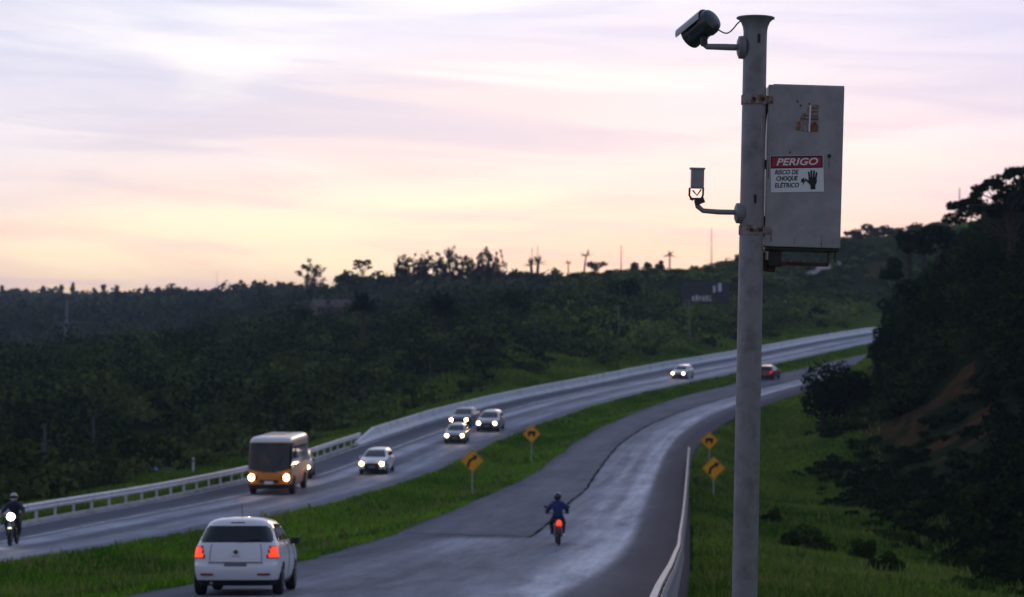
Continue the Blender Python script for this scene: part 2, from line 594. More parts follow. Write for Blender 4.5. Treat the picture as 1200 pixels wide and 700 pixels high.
def _phi(r2):
    return 0.5 * r2 * np.log(r2 + 1e-12)


_q = cp[:, :2] / SCL
_d2 = ((_q[:, None] - _q[None]) ** 2).sum(-1)
_n = len(cp)
_A = np.zeros((_n + 3, _n + 3))
_A[:_n, :_n] = _phi(_d2) + np.eye(_n) * 0.0015
_A[:_n, _n] = 1
_A[:_n, _n + 1:] = _q
_A[_n, :_n] = 1
_A[_n + 1:, :_n] = _q.T
_w = np.linalg.solve(_A, np.concatenate([cp[:, 2], np.zeros(3)]))


def tps(x, y):
    p = np.stack([np.ravel(x), np.ravel(y)], 1) / SCL
    out = np.empty(len(p))
    for i in range(0, len(p), 20000):
        q = p[i:i + 20000]
        d2 = ((q[:, None] - _q[None]) ** 2).sum(-1)
        out[i:i + 20000] = _phi(d2) @ _w[:_n] + _w[_n] + q @ _w[_n + 1:]
    return out.reshape(np.shape(x))


def lumps(x, y):
    """Small natural unevenness of open ground."""
    return (np.sin(x * 0.31 + 1.3 * np.sin(y * 0.17)) * np.cos(y * 0.27 + 0.9 * np.sin(x * 0.21)) * 0.35
            + np.sin(x * 0.9 + y * 0.55) * np.cos(y * 0.8 - x * 0.4) * 0.10)


def ground(x, y):
    x = np.asarray(x, float)
    y = np.asarray(y, float)
    Dc = np.clip(y, -60, 430)
    lf, ln, rl, rr = LF(Dc), LN(Dc), RL(Dc), RR(Dc)
    zr = road_z(Dc)
    base = tps(x, y)
    dl = (lf - x) * 0.95
    dr = (x - rr) * 0.95
    fade = 1 - sstep(y, 400, 430)
    out_l = np.where(dl > 0, dl, 0)
    out_r = np.where(dr > 0, dr, 0)
    dist = np.maximum(out_l, out_r)
    wl = sstep(out_l, 1.2, 8.0)
    wr = sstep(out_r, 0.35, 3.0)
    w = np.where(out_l > 0, wl, wr)
    z = (zr - 0.06) * (1 - w) + (base + lumps(x, y) * sstep(dist, 4, 12)) * w
    # median: a shallow swale
    tm = np.clip((x - ln) / np.maximum(rl - ln, 0.1), 0, 1)
    sw = np.sin(np.pi * tm) ** 1.3 * np.minimum(0.42, (rl - ln) * 0.07)
    inm = (x > ln) & (x < rl)
    z = np.where(inm, zr - 0.05 - sw + 0.04 * np.sin(y * 0.7) * np.sin(np.pi * tm), z)
    inl = (x >= lf) & (x <= ln)
    inr = (x >= rl) & (x <= rr)
    e = np.where(inl, np.minimum(x - lf, ln - x), np.minimum(x - rl, rr - x))
    z = np.where(inl | inr, zr - 0.06 - 0.35 * sstep(e, 0.1, 1.2), z)
    return z * fade + (base + lumps(x, y)) * (1 - fade)


def gz(x, y):
    return float(ground(np.array([x]), np.array([y]))[0])


rows = list(np.arange(-60, 60, 1.5)) + list(np.arange(60, 262, 1.25))
d_ = rows[-1]
st = 1.3
while d_ < 3200:
    st *= 1.035
    d_ += st
    rows.append(d_)
rows = np.array(rows)
off_in = np.arange(-34, 34.01, 0.7)
outer, o_, s_ = [], 34.0, 0.8
while o_ < 3000:
    s_ *= 1.13
    o_ += s_
    outer.append(o_)
cols = np.concatenate([-np.array(outer[::-1]), off_in, np.array(outer)])
GD = np.repeat(rows[:, None], len(cols), 1)
Dcl = np.clip(rows, -60, 430)
cen = (LF(Dcl) + RR(Dcl)) / 2
GX = cen[:, None] + cols[None]
GZ = ground(GX, GD)
nr, nc = GX.shape
idx = np.arange(nr * nc).reshape(nr, nc)
quads = np.stack([idx[:-1, :-1], idx[:-1, 1:], idx[1:, 1:], idx[1:, :-1]], -1).reshape(-1, 4)
Dq = np.clip(GD, -60, 430)
lfq, lnq, rlq, rrq = LF(Dq), LN(Dq), RL(Dq), RR(Dq)


def blob(x, y, cx, cy, rx, ry, rot=0.0):
    c, s = math.cos(rot), math.sin(rot)
    u = ((x - cx) * c + (y - cy) * s) / rx
    v = (-(x - cx) * s + (y - cy) * c) / ry
    return np.exp(-(u * u + v * v))


med = ((GX > lnq - 1) & (GX < rlq + 1)).astype(float)
left_v = np.where(GX < lfq, np.exp(-np.maximum(lfq - GX - 1, 0) / 9.0), 0) * sstep(GD, 150, 200)
left_v2 = np.where(GX < lfq, np.exp(-np.maximum(lfq - GX, 0) / 2.5), 0)
right_v = np.where(GX > rrq, 1 - sstep(GX - rrq, 5, 13), 0) * (1 - sstep(GD, 185, 230)) + np.where((GX > rrq) & (GD < 60), 1 - sstep(GX - rrq, 9, 22), 0)
grassw = np.clip(med + left_v + left_v2 + right_v, 0, 1)
soil = np.zeros_like(GX)


def hit(px, py, D0=40, D1=600):
    """Where the sight line through a pixel meets the ground (to read a mark's place off the photograph)."""
    Ds_ = np.arange(D0, D1, 0.5)
    xs_ = (px - 600) / 2400 * Ds_
    k = np.where(ground(xs_, Ds_) > CAM_Z - (py - 395) / 2400 * Ds_)[0]
    D_ = Ds_[k[0]] if len(k) else D1
    return (px - 600) / 2400 * D_, D_


SCARS = []
for px, py, rx, ry, rot in [(1016, 510, 1.3, 0.8, 0.2), (1030, 506, 1.2, 0.7, 0.3), (1045, 500, 1.2, 0.7, 0.4), (1058, 495, 1.0, 0.7, 0.5), (1080, 488, 1.2, 0.7, 0.6), (1100, 476, 1.0, 0.9, 0.6),
                            (1112, 462, 0.8, 1.0, 0.6), (1122, 450, 0.8, 1.2, 0.5), (1132, 438, 0.8, 1.2, 0.4), (1095, 520, 1.6, 1.0, 0.2), (1120, 530, 2.2, 1.0, 0.2), (1140, 500, 1.5, 1.2, 0.2), (1070, 515, 1.0, 0.8, 0.3)]:
    hx_, hy_ = hit(px, py, 70)
    SCARS.append((hx_, hy_, rx, ry, rot))
for px, py, rx, ry, rot in [(1032, 312, 3.5, 6, 0.0), (1022, 325, 2.5, 4, 0.0), (715, 345, 4.5, 3, 0), (690, 352, 4, 2, 0.4), (800, 378, 4, 2, 0), (842, 385, 6, 3, 0), (590, 425, 1.6, 1.2, 0), (920, 380, 5, 3, 0), (392, 365, 5, 4, 0), (760, 388, 3, 1.5, 0)]:
    hx_, hy_ = hit(px, py, 150)
    SCARS.append((hx_, hy_, rx, ry, rot))
for hx_, hy_, rx, ry, rot in SCARS:
    soil = np.maximum(soil, blob(GX, GD, hx_, hy_, rx, ry, rot))
for px, py, rx, ry in ((1090, 490, 6, 4), (1130, 500, 6, 4), (1150, 450, 5, 4)):
    hx_, hy_ = hit(px, py, 70)
    soil = np.maximum(soil, 0.5 * blob(GX, GD, hx_, hy_, rx, ry, 0.3))
terr = mesh_np('ground', np.stack([GX, GD, GZ], -1).reshape(-1, 3), quads, None, smooth=True,
               attrs={'grass_share': ('POINT', grassw), 'soil_share': ('POINT', soil)})
finish(terr, 'rolling dark green ground of verges, valley and hillsides', None, None, 'structure')


def terrain_mat():
    m = bpy.data.materials.new('terrain')
    m.use_nodes = True
    nt = m.node_tree
    b = nt.nodes['Principled BSDF']
    b.inputs['Roughness'].default_value = 0.95
    b.inputs['Specular IOR Level'].default_value = 0.0
    g = nt.nodes.new('ShaderNodeNewGeometry')

    def noise(scale, lo, hi, detail=6):
        n = nt.nodes.new('ShaderNodeTexNoise')
        n.inputs['Scale'].default_value = scale
        n.inputs['Detail'].default_value = detail
        nt.links.new(g.outputs['Position'], n.inputs['Vector'])
        r_ = nt.nodes.new('ShaderNodeMapRange')
        r_.inputs[1].default_value = lo
        r_.inputs[2].default_value = hi
        nt.links.new(n.outputs[0], r_.inputs[0])
        return r_.outputs[0], n.outputs[0]

    def mix(f, a, c):
        x = nt.nodes.new('ShaderNodeMix')
        x.data_type = 'RGBA'
        nt.links.new(f, x.inputs[0])
        for s, v in ((6, a), (7, c)):
            if isinstance(v, tuple):
                x.inputs[s].default_value = (*v, 1)
            else:
                nt.links.new(v, x.inputs[s])
        return x.outputs[2]

    def attr(nm):
        a = nt.nodes.new('ShaderNodeAttribute')
        a.attribute_name = nm
        return a.outputs['Fac']

    def math_(op, a, c):
        x = nt.nodes.new('ShaderNodeMath')
        x.operation = op
        x.use_clamp = True
        for i, v in enumerate((a, c)):
            if isinstance(v, (int, float)):
                x.inputs[i].default_value = v
            else:
                nt.links.new(v, x.inputs[i])
        return x.outputs[0]
    n1, raw1 = noise(0.12, 0.35, 0.7)
    n2, _ = noise(0.9, 0.35, 0.7)
    n3, raw3 = noise(0.5, 0.3, 0.7, 8)
    scrub = mix(n1, (0.012, 0.018, 0.008), (0.030, 0.040, 0.016))
    gr = mix(n2, (0.048, 0.120, 0.012), (0.120, 0.200, 0.022))
    gr = mix(n1, gr, (0.110, 0.150, 0.026))
    so = mix(n2, (0.260, 0.098, 0.052), (0.085, 0.040, 0.026))
    c = mix(attr('grass_share'), scrub, gr)
    sm = math_('MULTIPLY', math_('SUBTRACT', math_('ADD', attr('soil_share'), raw3), 0.92), 3.0)
    c = mix(sm, c, so)
    nt.links.new(c, b.inputs['Base Color'])
    bp = nt.nodes.new('ShaderNodeBump')
    bp.inputs['Strength'].default_value = 0.7
    bp.inputs['Distance'].default_value = 0.25
    nt.links.new(raw3, bp.inputs['Height'])
    nt.links.new(bp.outputs[0], b.inputs['Normal'])
    return m


terr.data.materials.append(terrain_mat())


# ================================================================== carriageways
def road_mat(name):
    m = bpy.data.materials.new(name)
    m.use_nodes = True
    nt = m.node_tree
    b = nt.nodes['Principled BSDF']
    uv = nt.nodes.new('ShaderNodeUVMap')
    uv.uv_map = 'along'
    g = nt.nodes.new('ShaderNodeNewGeometry')

    def noise(vec, sx, sy, lo, hi, detail=6, rough=0.6):
        mp = nt.nodes.new('ShaderNodeMapping')
        mp.inputs['Scale'].default_value = (sx, sy, 1)
        nt.links.new(vec, mp.inputs[0])
        n = nt.nodes.new('ShaderNodeTexNoise')
        n.inputs['Scale'].default_value = 1
        n.inputs['Detail'].default_value = detail
        n.inputs['Roughness'].default_value = rough
        nt.links.new(mp.outputs[0], n.inputs['Vector'])
        r_ = nt.nodes.new('ShaderNodeMapRange')
        r_.inputs[1].default_value = lo
        r_.inputs[2].default_value = hi
        nt.links.new(n.outputs[0], r_.inputs[0])
        return r_.outputs[0]

    def attr(nm):
        a = nt.nodes.new('ShaderNodeAttribute')
        a.attribute_name = nm
        return a.outputs['Fac']

    def m_(op, a, c):
        x = nt.nodes.new('ShaderNodeMath')
        x.operation = op
        x.use_clamp = True
        for i, v in enumerate((a, c)):
            if isinstance(v, (int, float)):
                x.inputs[i].default_value = v
            else:
                nt.links.new(v, x.inputs[i])
        return x.outputs[0]

    def mix(f, a, c):
        x = nt.nodes.new('ShaderNodeMix')
        x.data_type = 'RGBA'
        nt.links.new(f, x.inputs[0])
        for s, v in ((6, a), (7, c)):
            if isinstance(v, tuple):
                x.inputs[s].default_value = (*v, 1)
            else:
                nt.links.new(v, x.inputs[s])
        return x.outputs[2]
    streaks = noise(uv.outputs[0], 1.3, 0.030, 0.36, 0.66)
    wide = noise(uv.outputs[0], 0.42, 0.07, 0.38, 0.64)
    fine = noise(uv.outputs[0], 2.2, 0.28, 0.36, 0.66, 8, 0.7)
    blot = noise(uv.outputs[0], 0.30, 0.12, 0.42, 0.60, 4, 0.5)
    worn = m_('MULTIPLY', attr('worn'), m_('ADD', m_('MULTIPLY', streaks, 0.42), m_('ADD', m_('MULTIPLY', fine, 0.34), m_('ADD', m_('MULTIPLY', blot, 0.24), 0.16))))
    c = mix(wide, (0.090, 0.097, 0.122), (0.158, 0.168, 0.200))
    c = mix(m_('MULTIPLY', fine, 0.35), c, (0.205, 0.218, 0.255))
    c = mix(worn, c, (0.68, 0.71, 0.79))  # wear and pale sky sheen are both mixed into the base colour
    grain = noise(uv.outputs[0], 6.0, 1.6, 0.35, 0.65, 5, 0.75)
    c = mix(m_('MULTIPLY', grain, 0.22), c, (0.05, 0.052, 0.065))
    dk = m_('MULTIPLY', attr('dark'), m_('ADD', m_('MULTIPLY', streaks, -0.35), 1.0))
    c = mix(dk, c, (0.062, 0.061, 0.080))
    nt.links.new(c, b.inputs['Base Color'])
    rg = nt.nodes.new('ShaderNodeMapRange')
    rg.inputs[3].default_value = 0.75
    rg.inputs[4].default_value = 0.6
    nt.links.new(worn, rg.inputs[0])
    nt.links.new(rg.outputs[0], b.inputs['Roughness'])
    b.inputs['Specular IOR Level'].default_value = 0.006
    bn = nt.nodes.new('ShaderNodeTexNoise')
    bn.inputs['Scale'].default_value = 18
    bn.inputs['Detail'].default_value = 3
    nt.links.new(g.outputs['Position'], bn.inputs['Vector'])
    bp = nt.nodes.new('ShaderNodeBump')
    bp.inputs['Strength'].default_value = 0.25
    bp.inputs['Distance'].default_value = 0.02
    nt.links.new(bn.outputs[0], bp.inputs['Height'])
    nt.links.new(bp.outputs[0], b.inputs['Normal'])
    return m


ROADM = road_mat('asphalt')


def ribbon(name, fl, fr, D0, D1, step, ncol, mat, lift=0.0, skirt=0.0, attrs=None, parent=None):
    """A sheet between two plan curves, lying on the road profile, with skirts down its sides."""
    Dr = np.arange(D0, D1 + step * 0.5, step)
    t = np.linspace(0, 1, ncol)
    X = fl(Dr)[:, None] * (1 - t) + fr(Dr)[:, None] * t
    Y = np.repeat(Dr[:, None], ncol, 1)
    Z = np.repeat(road_z(Dr)[:, None], ncol, 1) + lift
    T = np.repeat(t[None], len(Dr), 0)
    if skirt:
        X = np.concatenate([X[:, :1], X, X[:, -1:]], 1)
        Y = np.concatenate([Y[:, :1], Y, Y[:, -1:]], 1)
        Z = np.concatenate([Z[:, :1] - skirt, Z, Z[:, -1:] - skirt], 1)
        T = np.concatenate([T[:, :1], T, T[:, -1:]], 1)
    n, k = X.shape
    ii = np.arange(n * k).reshape(n, k)
    q = np.stack([ii[:-1, :-1], ii[:-1, 1:], ii[1:, 1:], ii[1:, :-1]], -1).reshape(-1, 4)
    at_ = {}
    if attrs:
        for nm, fn in attrs.items():
            at_[nm] = ('POINT', fn(T, Y, X))
    o = mesh_np(name, np.stack([X, Y, Z], -1).reshape(-1, 3), q, None, parent, smooth=True, attrs=at_)
    mid = (fl(Dr) + fr(Dr)) / 2
    s = np.concatenate([[0], np.cumsum(np.hypot(np.diff(mid), np.diff(Dr)))])
    W = (fr(Dr) - fl(Dr))[:, None] * T
    uvl = o.data.uv_layers.new(name='along')
    uvs = np.stack([W, np.repeat(s[:, None], k, 1)], -1).reshape(-1, 2)
    li = np.empty(len(o.data.loops), np.int32)
    o.data.loops.foreach_get('vertex_index', li)
    uvl.data.foreach_set('uv', uvs[li].astype(np.float32).ravel())
    o.data.materials.append(MATS[mat] if isinstance(mat, str) else mat)
    return o


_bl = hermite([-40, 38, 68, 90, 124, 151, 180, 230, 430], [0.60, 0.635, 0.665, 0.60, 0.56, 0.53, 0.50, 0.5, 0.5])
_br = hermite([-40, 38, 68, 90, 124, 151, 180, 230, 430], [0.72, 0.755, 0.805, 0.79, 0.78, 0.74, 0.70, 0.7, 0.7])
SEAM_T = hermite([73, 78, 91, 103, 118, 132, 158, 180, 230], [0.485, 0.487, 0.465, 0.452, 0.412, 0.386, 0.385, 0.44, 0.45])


def worn_sheen_r(T, Y, X):
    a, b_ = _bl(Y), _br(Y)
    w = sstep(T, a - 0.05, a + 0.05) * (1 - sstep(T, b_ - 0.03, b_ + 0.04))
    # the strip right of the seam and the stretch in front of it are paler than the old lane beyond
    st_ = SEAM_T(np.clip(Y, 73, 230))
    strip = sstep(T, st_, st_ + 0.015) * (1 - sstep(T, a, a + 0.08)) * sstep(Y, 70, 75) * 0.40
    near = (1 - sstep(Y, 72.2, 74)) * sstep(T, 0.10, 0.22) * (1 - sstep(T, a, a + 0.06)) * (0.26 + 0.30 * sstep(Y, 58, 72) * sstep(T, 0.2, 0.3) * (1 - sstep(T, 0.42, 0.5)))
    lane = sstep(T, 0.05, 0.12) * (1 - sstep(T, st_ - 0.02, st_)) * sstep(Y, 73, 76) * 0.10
    core = sstep(T, b_ - 0.11, b_ - 0.06) * (1 - sstep(T, b_ - 0.02, b_ + 0.03))  # bright sheen along the band's right side, painted as paler asphalt
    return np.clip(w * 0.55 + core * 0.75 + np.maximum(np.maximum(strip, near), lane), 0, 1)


def dark_r(T, Y, X):
    return np.clip(sstep(T, 0.78, 0.90) * 0.75 + (1 - sstep(T, 0.005, 0.035)) * 1.0 + sstep(T, 0.965, 0.985) * 0.4, 0, 1)


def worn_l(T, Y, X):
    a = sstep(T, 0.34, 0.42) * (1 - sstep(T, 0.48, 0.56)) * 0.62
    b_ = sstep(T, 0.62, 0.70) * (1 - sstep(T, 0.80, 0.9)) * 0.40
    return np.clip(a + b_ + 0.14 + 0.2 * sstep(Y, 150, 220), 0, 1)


def dark_l(T, Y, X):
    return np.clip((1 - sstep(T, 0.20, 0.30)) * 0.55 + sstep(T, 0.95, 1.0) * 0.5, 0, 1)


road_r = ribbon('road', RL, RR, -60, 430, 1.0, 49, ROADM, 0, 0.4, {'worn': worn_sheen_r, 'dark': dark_r})
finish(road_r, 'near grey asphalt carriageway with a pale band of wear and painted sheen, curving away to the right', None, None, 'structure')
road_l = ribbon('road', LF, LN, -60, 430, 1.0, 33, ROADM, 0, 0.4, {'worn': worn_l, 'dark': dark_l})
finish(road_l, 'far grey asphalt carriageway with oncoming traffic, beyond the grass median', None, None, 'structure')


def tline(fl, fr, tc_, half):
    def a(D):
        w = fr(D) - fl(D)
        return fl(D) + w * tc_ - half

    def b_(D):
        w = fr(D) - fl(D)
        return fl(D) + w * tc_ + half
    return a, b_


a_, b__ = tline(LF, LN, 0.315, 0.10)
o = ribbon('edge_line', a_, b__, -40, 200, 1.5, 3, 'line_paint', 0.005, 0, None, road_l)
a_, b__ = tline(LF, LN, 0.035, 0.09)
o = ribbon('edge_line', a_, b__, -40, 330, 1.5, 3, 'line_paint', 0.005, 0, None, road_l)
jit = hermite(np.arange(60, 240, 6.0), rng.normal(0, 0.05, 30))


def seam_c(D):
    return RL(D) + (RR(D) - RL(D)) * SEAM_T(D) + jit(D)


ribbon('tar_seam', lambda D: seam_c(D) - 0.035 - 0.0002 * D + 0.02 * np.sin(D * 1.7), lambda D: seam_c(D) + 0.035 + 0.0002 * D + 0.02 * np.sin(D * 1.1), 73.2, 225, 0.9, 3, 'tar', 0.005, 0, None, road_r)
sv = []
xs = np.linspace(float(RL(73)) + 0.8, float(seam_c(73.4)) + 0.1, 22)
for i, x in enumerate(xs):
    y0 = 73.3 + 2.0 * (1 - i / 21.0) + 0.22 * math.sin(i * 0.9) + 0.12 * math.sin(i * 2.1) + (0.6 * ((i - 18) / 3.0) ** 2 if i > 18 else 0)
    sv += [(x, y0 - 0.05, float(road_z(y0)) + 0.006), (x, y0 + 0.07 + 0.04 * math.sin(i * 2.3), float(road_z(y0)) + 0.006)]
mesh_np('tar_seam', np.array(sv), np.array([(2 * i, 2 * i + 2, 2 * i + 3, 2 * i + 1) for i in range(len(xs) - 1)]), 'tar', road_r)


# ================================================================== barriers and guard rails
def arc_points(fx, D0, D1, step):
    """Points every `step` metres along the plan curve x = fx(D)."""
    Dd = np.linspace(D0, D1, 3000)
    Xx = fx(Dd)
    s = np.concatenate([[0], np.cumsum(np.hypot(np.diff(Xx), np.diff(Dd)))])
    ss = np.arange(0, s[-1], step)
    return np.interp(ss, s, Xx), np.interp(ss, s, Dd)


def w_beam(prof, x0, y0, x1, y1, z0, z1, side):
    """A profiled steel beam between two posts; prof = (offset across, height)."""
    d = Vector((x1 - x0, y1 - y0, 0)).normalized()
    nrm = Vector((d.y, -d.x, 0)) * side
    v, f = [], []
    for (x, y, z) in ((x0, y0, z0), (x1, y1, z1)):
        for o_, h_ in prof:
            v.append(Vector((x, y, z + h_)) + nrm * o_)
        for o_, h_ in reversed(prof):
            v.append(Vector((x, y, z + h_)) + nrm * (o_ - 0.006))
    n = 2 * len(prof)
    for i in range(n):
        j = (i + 1) % n
        f.append((i, j, n + j, n + i))
    f.append(tuple(range(n)))
    f.append(tuple(reversed(range(n, 2 * n))))
    return v, f


WPROF = [(0.02, 0.44), (0.055, 0.47), (0.08, 0.51), (0.08, 0.54), (0.03, 0.59), (0.03, 0.61), (0.08, 0.66), (0.08, 0.69), (0.055, 0.73), (0.02, 0.76)]
gl = empty('guard_rail', (float(LF(60)), 60, float(road_z(60))), 0, 'silver steel guard rail on posts along the far carriageway, left of the concrete barrier', 'guard rail')
gi = Vector(gl.location)
fx = lambda D: LF(D) - 0.25
xs, ys = arc_points(fx, 52, 140.5, 2.0)
for i in range(len(xs)):
    z = float(road_z(ys[i]))
    mb = MB()
    if i > (len(xs) - 3) // 2 * 2 + 2:
        break
    c = Vector((xs[i] - 0.10, ys[i], z + 0.15)) - gi
    mb.box(c, (0.11, 0.06, 1.16)).box(c + Vector((0.07, 0, 0.44)), (0.10, 0.07, 0.22))
    mb.build('post', 'rail_steel', gl)
for i in range(0, len(xs) - 2, 2):
    j = i + 2
    v, f = w_beam(WPROF, xs[i], ys[i], xs[j], ys[j], float(road_z(ys[i])), float(road_z(ys[j])), 1)
    MB().add([Vector(p) - gi + Vector((0.02, 0, 0)) for p in v], f).build('beam', 'rail_steel', gl)
# low kerb under the rail
kx, ky = arc_points(lambda D: LF(D) + 0.02, 40, 138, 3.0)
kerb = empty('kerb', (float(kx[0]), float(ky[0]), float(road_z(ky[0]))), 0)
finish(kerb, 'low pale concrete kerb under the silver guard rail', None, None, 'structure')
k0 = Vector(kerb.location)
for i in range(len(kx) - 1):
    a = Vector((kx[i], ky[i], float(road_z(ky[i])))) - k0
    b = Vector((kx[i + 1], ky[i + 1], float(road_z(ky[i + 1])))) - k0
    d = (b - a).normalized()
    a = a + d * 0.01
    n_ = Vector((d.y, -d.x, 0)).normalized()
    sec = [(-0.16, -0.3), (-0.16, 0.14), (0.0, 0.14), (0.05, 0.02), (0.05, -0.3)]
    v = [a + n_ * o_ + Vector((0, 0, h_)) for o_, h_ in sec] + [b + n_ * o_ + Vector((0, 0, h_)) for o_, h_ in sec]
    f = [(q, (q + 1) % 5, 5 + (q + 1) % 5, 5 + q) for q in range(5)] + [(0, 1, 2, 3, 4), (9, 8, 7, 6, 5)]
    MB().add(v, f).build('kerb_stone', 'kerb_concrete', kerb)

# concrete barrier
bar = empty('concrete_barrier', (float(LF(139)), 139, float(road_z(139))), 0, 'long pale concrete safety barrier along the outer edge of the curving far carriageway', 'barrier')
b0 = Vector(bar.location)
bx, by = arc_points(lambda D: LF(D) - 0.05, 138.5, 352, 5.0)
BSEC = [(0.04, -0.3), (0.04, 0.07), (-0.14, 0.32), (-0.20, 0.82), (-0.36, 0.82), (-0.42, 0.32), (-0.60, 0.07), (-0.60, -0.3)]
for i in range(len(bx) - 1):
    a = Vector((bx[i], by[i], float(road_z(by[i])))) - b0
    b = Vector((bx[i + 1], by[i + 1], float(road_z(by[i + 1])))) - b0
    d = (b - a).normalized()
    n_ = Vector((d.y, -d.x, 0)).normalized()
    b = b - d * 0.03
    ha = 0.25 if i == 0 else 1.0
    lift = rng.normal(0, 0.012)
    v = [a + n_ * o_ + Vector((0, 0, h_ * (ha if h_ > 0 else 1) + lift)) for o_, h_ in BSEC] + [b + n_ * o_ + Vector((0, 0, h_ + lift)) for o_, h_ in BSEC]
    m_ = len(BSEC)
    f = [(q, (q + 1) % m_, m_ + (q + 1) % m_, m_ + q) for q in range(m_)] + [tuple(range(m_)), tuple(reversed(range(m_, 2 * m_)))]
    MB().add(v, f).build('barrier_segment', 'concrete', bar)

# near guard rail, seen from behind
gr = empty('guard_rail', (1.5, 15, float(road_z(15))), 0, 'weathered guard rail with a white painted top edge beside the near carriageway', 'guard rail')
g0 = Vector(gr.location)
fr_ = hermite([10, 20.8, 30, 38, 47, 60, 80, 100, 127, 140], [0.55, 1.5, 2.35, 3.05, 3.85, 4.95, 6.75, 8.55, 11.0, 12.2])
xs, ys = arc_points(fr_, 14, 127, 2.0)
BPROF = [(0.02, 0.12), (0.05, 0.16), (0.05, 0.26), (0.02, 0.30), (0.055, 0.34), (0.08, 0.40), (0.03, 0.47), (0.08, 0.54), (0.03, 0.61), (0.08, 0.67), (0.055, 0.72), (0.02, 0.76)]
for i in range(len(xs)):
    z = float(road_z(ys[i]))
    c = Vector((xs[i] - 0.10, ys[i], z + 0.05)) - g0
    MB().box(c + Vector((0, 0, -0.04)), (0.10, 0.07, 1.20)).box(c + Vector((0.06, 0, 0.42)), (0.09, 0.08, 0.22)).build('post', 'rail_old', gr)
for i in range(0, len(xs) - 2, 2):
    j = i + 2
    za, zb = float(road_z(ys[i])), float(road_z(ys[j]))
    v, f = w_beam(BPROF, xs[i], ys[i], xs[j], ys[j], za, zb, 1)
    bm_ = MB().add([Vector(p) - g0 for p in v], f).build('beam', 'rail_old', gr)
    d = Vector((xs[j] - xs[i], ys[j] - ys[i], zb - za)).normalized()
    n_ = Vector((d.y, -d.x, 0)).normalized()
    p0 = Vector((xs[i], ys[i], za + 0.785)) - g0
    p1 = Vector((xs[j], ys[j], zb + 0.785)) - g0 - d * 0.02
    sec = [(-0.075, -0.02), (-0.075, 0.02), (-0.005, 0.02), (-0.005, -0.02)]
    v = [p0 + n_ * o_ + Vector((0, 0, h_)) for o_, h_ in sec] + [p1 + n_ * o_ + Vector((0, 0, h_)) for o_, h_ in sec]
    f = [(q, (q + 1) % 4, 4 + (q + 1) % 4, 4 + q) for q in range(4)] + [(0, 1, 2, 3), (7, 6, 5, 4)]
    MB().add(v, f).build('top_edge', 'rail_white', bm_)


# ================================================================== foreground: pole, cameras, cabinet
def shift(mb, v):
    mb.v = [(p[0] - v[0], p[1] - v[1], p[2] - v[2]) for p in mb.v]
    return mb


def text_mesh(name, body, size, mat, parent, m, shear=0.0, width=None):
    cu = bpy.data.curves.new(name, 'FONT')
    cu.body = body
    cu.size = size
    cu.shear = shear
    cu.align_x = 'CENTER'
    cu.align_y = 'CENTER'
    cu.resolution_u = 3
    cu.offset = size * (0.0 if 'Q' in body else 0.022)
    tmp = bpy.data.objects.new(name + '_curve', cu)
    COL.objects.link(tmp)
    bpy.context.view_layer.update()
    me = bpy.data.meshes.new_from_object(tmp.evaluated_get(bpy.context.evaluated_depsgraph_get()))
    bpy.data.objects.remove(tmp)
    co = np.array([v.co[:] for v in me.vertices])
    if width and len(co):
        k = width / (co[:, 0].max() - co[:, 0].min())
        for v in me.vertices:
            v.co.x *= k
    me.transform(m)
    me.materials.clear()
    me.materials.append(MATS[mat])
    o = bpy.data.objects.new(name, me)
    COL.objects.link(o)
    o.parent = parent
    return o


PD = 13.0
px_m = 2400 / PD


def pole_c(py):
    return at(872 + (690 - py) * 14 / 660.0, py, PD)


gx0 = pole_c(900)
base_z = gz(gx0.x, PD)
top = pole_c(42)
axis = (top - pole_c(690)).normalized()
foot = top - axis * ((top.z - base_z + 0.3) / axis.z)
pole = empty('camera_pole', (foot.x, foot.y, base_z), 0, 'tall grey steel roadside pole with a flared top and rusty clamps', 'pole')
pl = Vector(pole.location)
rot_axis = axis.to_track_quat('Z', 'X').to_matrix().to_4x4()
shift(MB().tube([foot, foot + (top - foot) * 0.5, top], [0.082, 0.079, 0.0745], 40), pl).build('shaft', 'galvanised', pole, True)
mb = MB().lathe([(0.0745, -0.05), (0.0755, 0.03), (0.080, 0.060), (0.092, 0.090), (0.109, 0.108), (0.121, 0.113), (0.121, 0.120), (0.098, 0.120), (0.07, 0.07)], (0, 0, 0), 'z', 40)
mb.v = [tuple(rot_axis @ Vector(p) + top - pl) for p in mb.v]
mb.build('flared_top', 'galvanised', pole, True)


def band(py, h_, mat, name='clamp', ext=0.010):
    c = pole_c(py) - pl
    m = MB().lathe([(0.074, -h_ / 2), (0.078 + ext, -h_ / 2), (0.078 + ext, h_ / 2), (0.074, h_ / 2)], (0, 0, 0), 'z', 36)
    m.v = [tuple(rot_axis @ Vector(p) + c) for p in m.v]
    for s in (-1, 1):
        m.box(c + Vector((0.095, -0.018 * s, 0)), (0.05, 0.010, h_ * 0.8))
    o = m.build(name, mat, pole, True)
    b_ = MB()
    for s in (-0.5, 0.5):
        q = c + Vector((0.06 * s + 0.02, -0.082, 0.0))
        MB().box(q, (0.02, 0.016, 0.02)).build('bolt', 'rusty', o)
    return o


band(117, 0.058, 'rust_stain', ext=0.004)
band(270, 0.058, 'rust_stain', ext=0.004)
for py, dxp in ((46, 3), (234, 2)):
    c = pole_c(py) - pl + Vector((dxp / px_m, -0.077, 0))
    MB().box(c, (0.016, 0.006, 0.055)).build('cable_slot', 'label_black', pole)

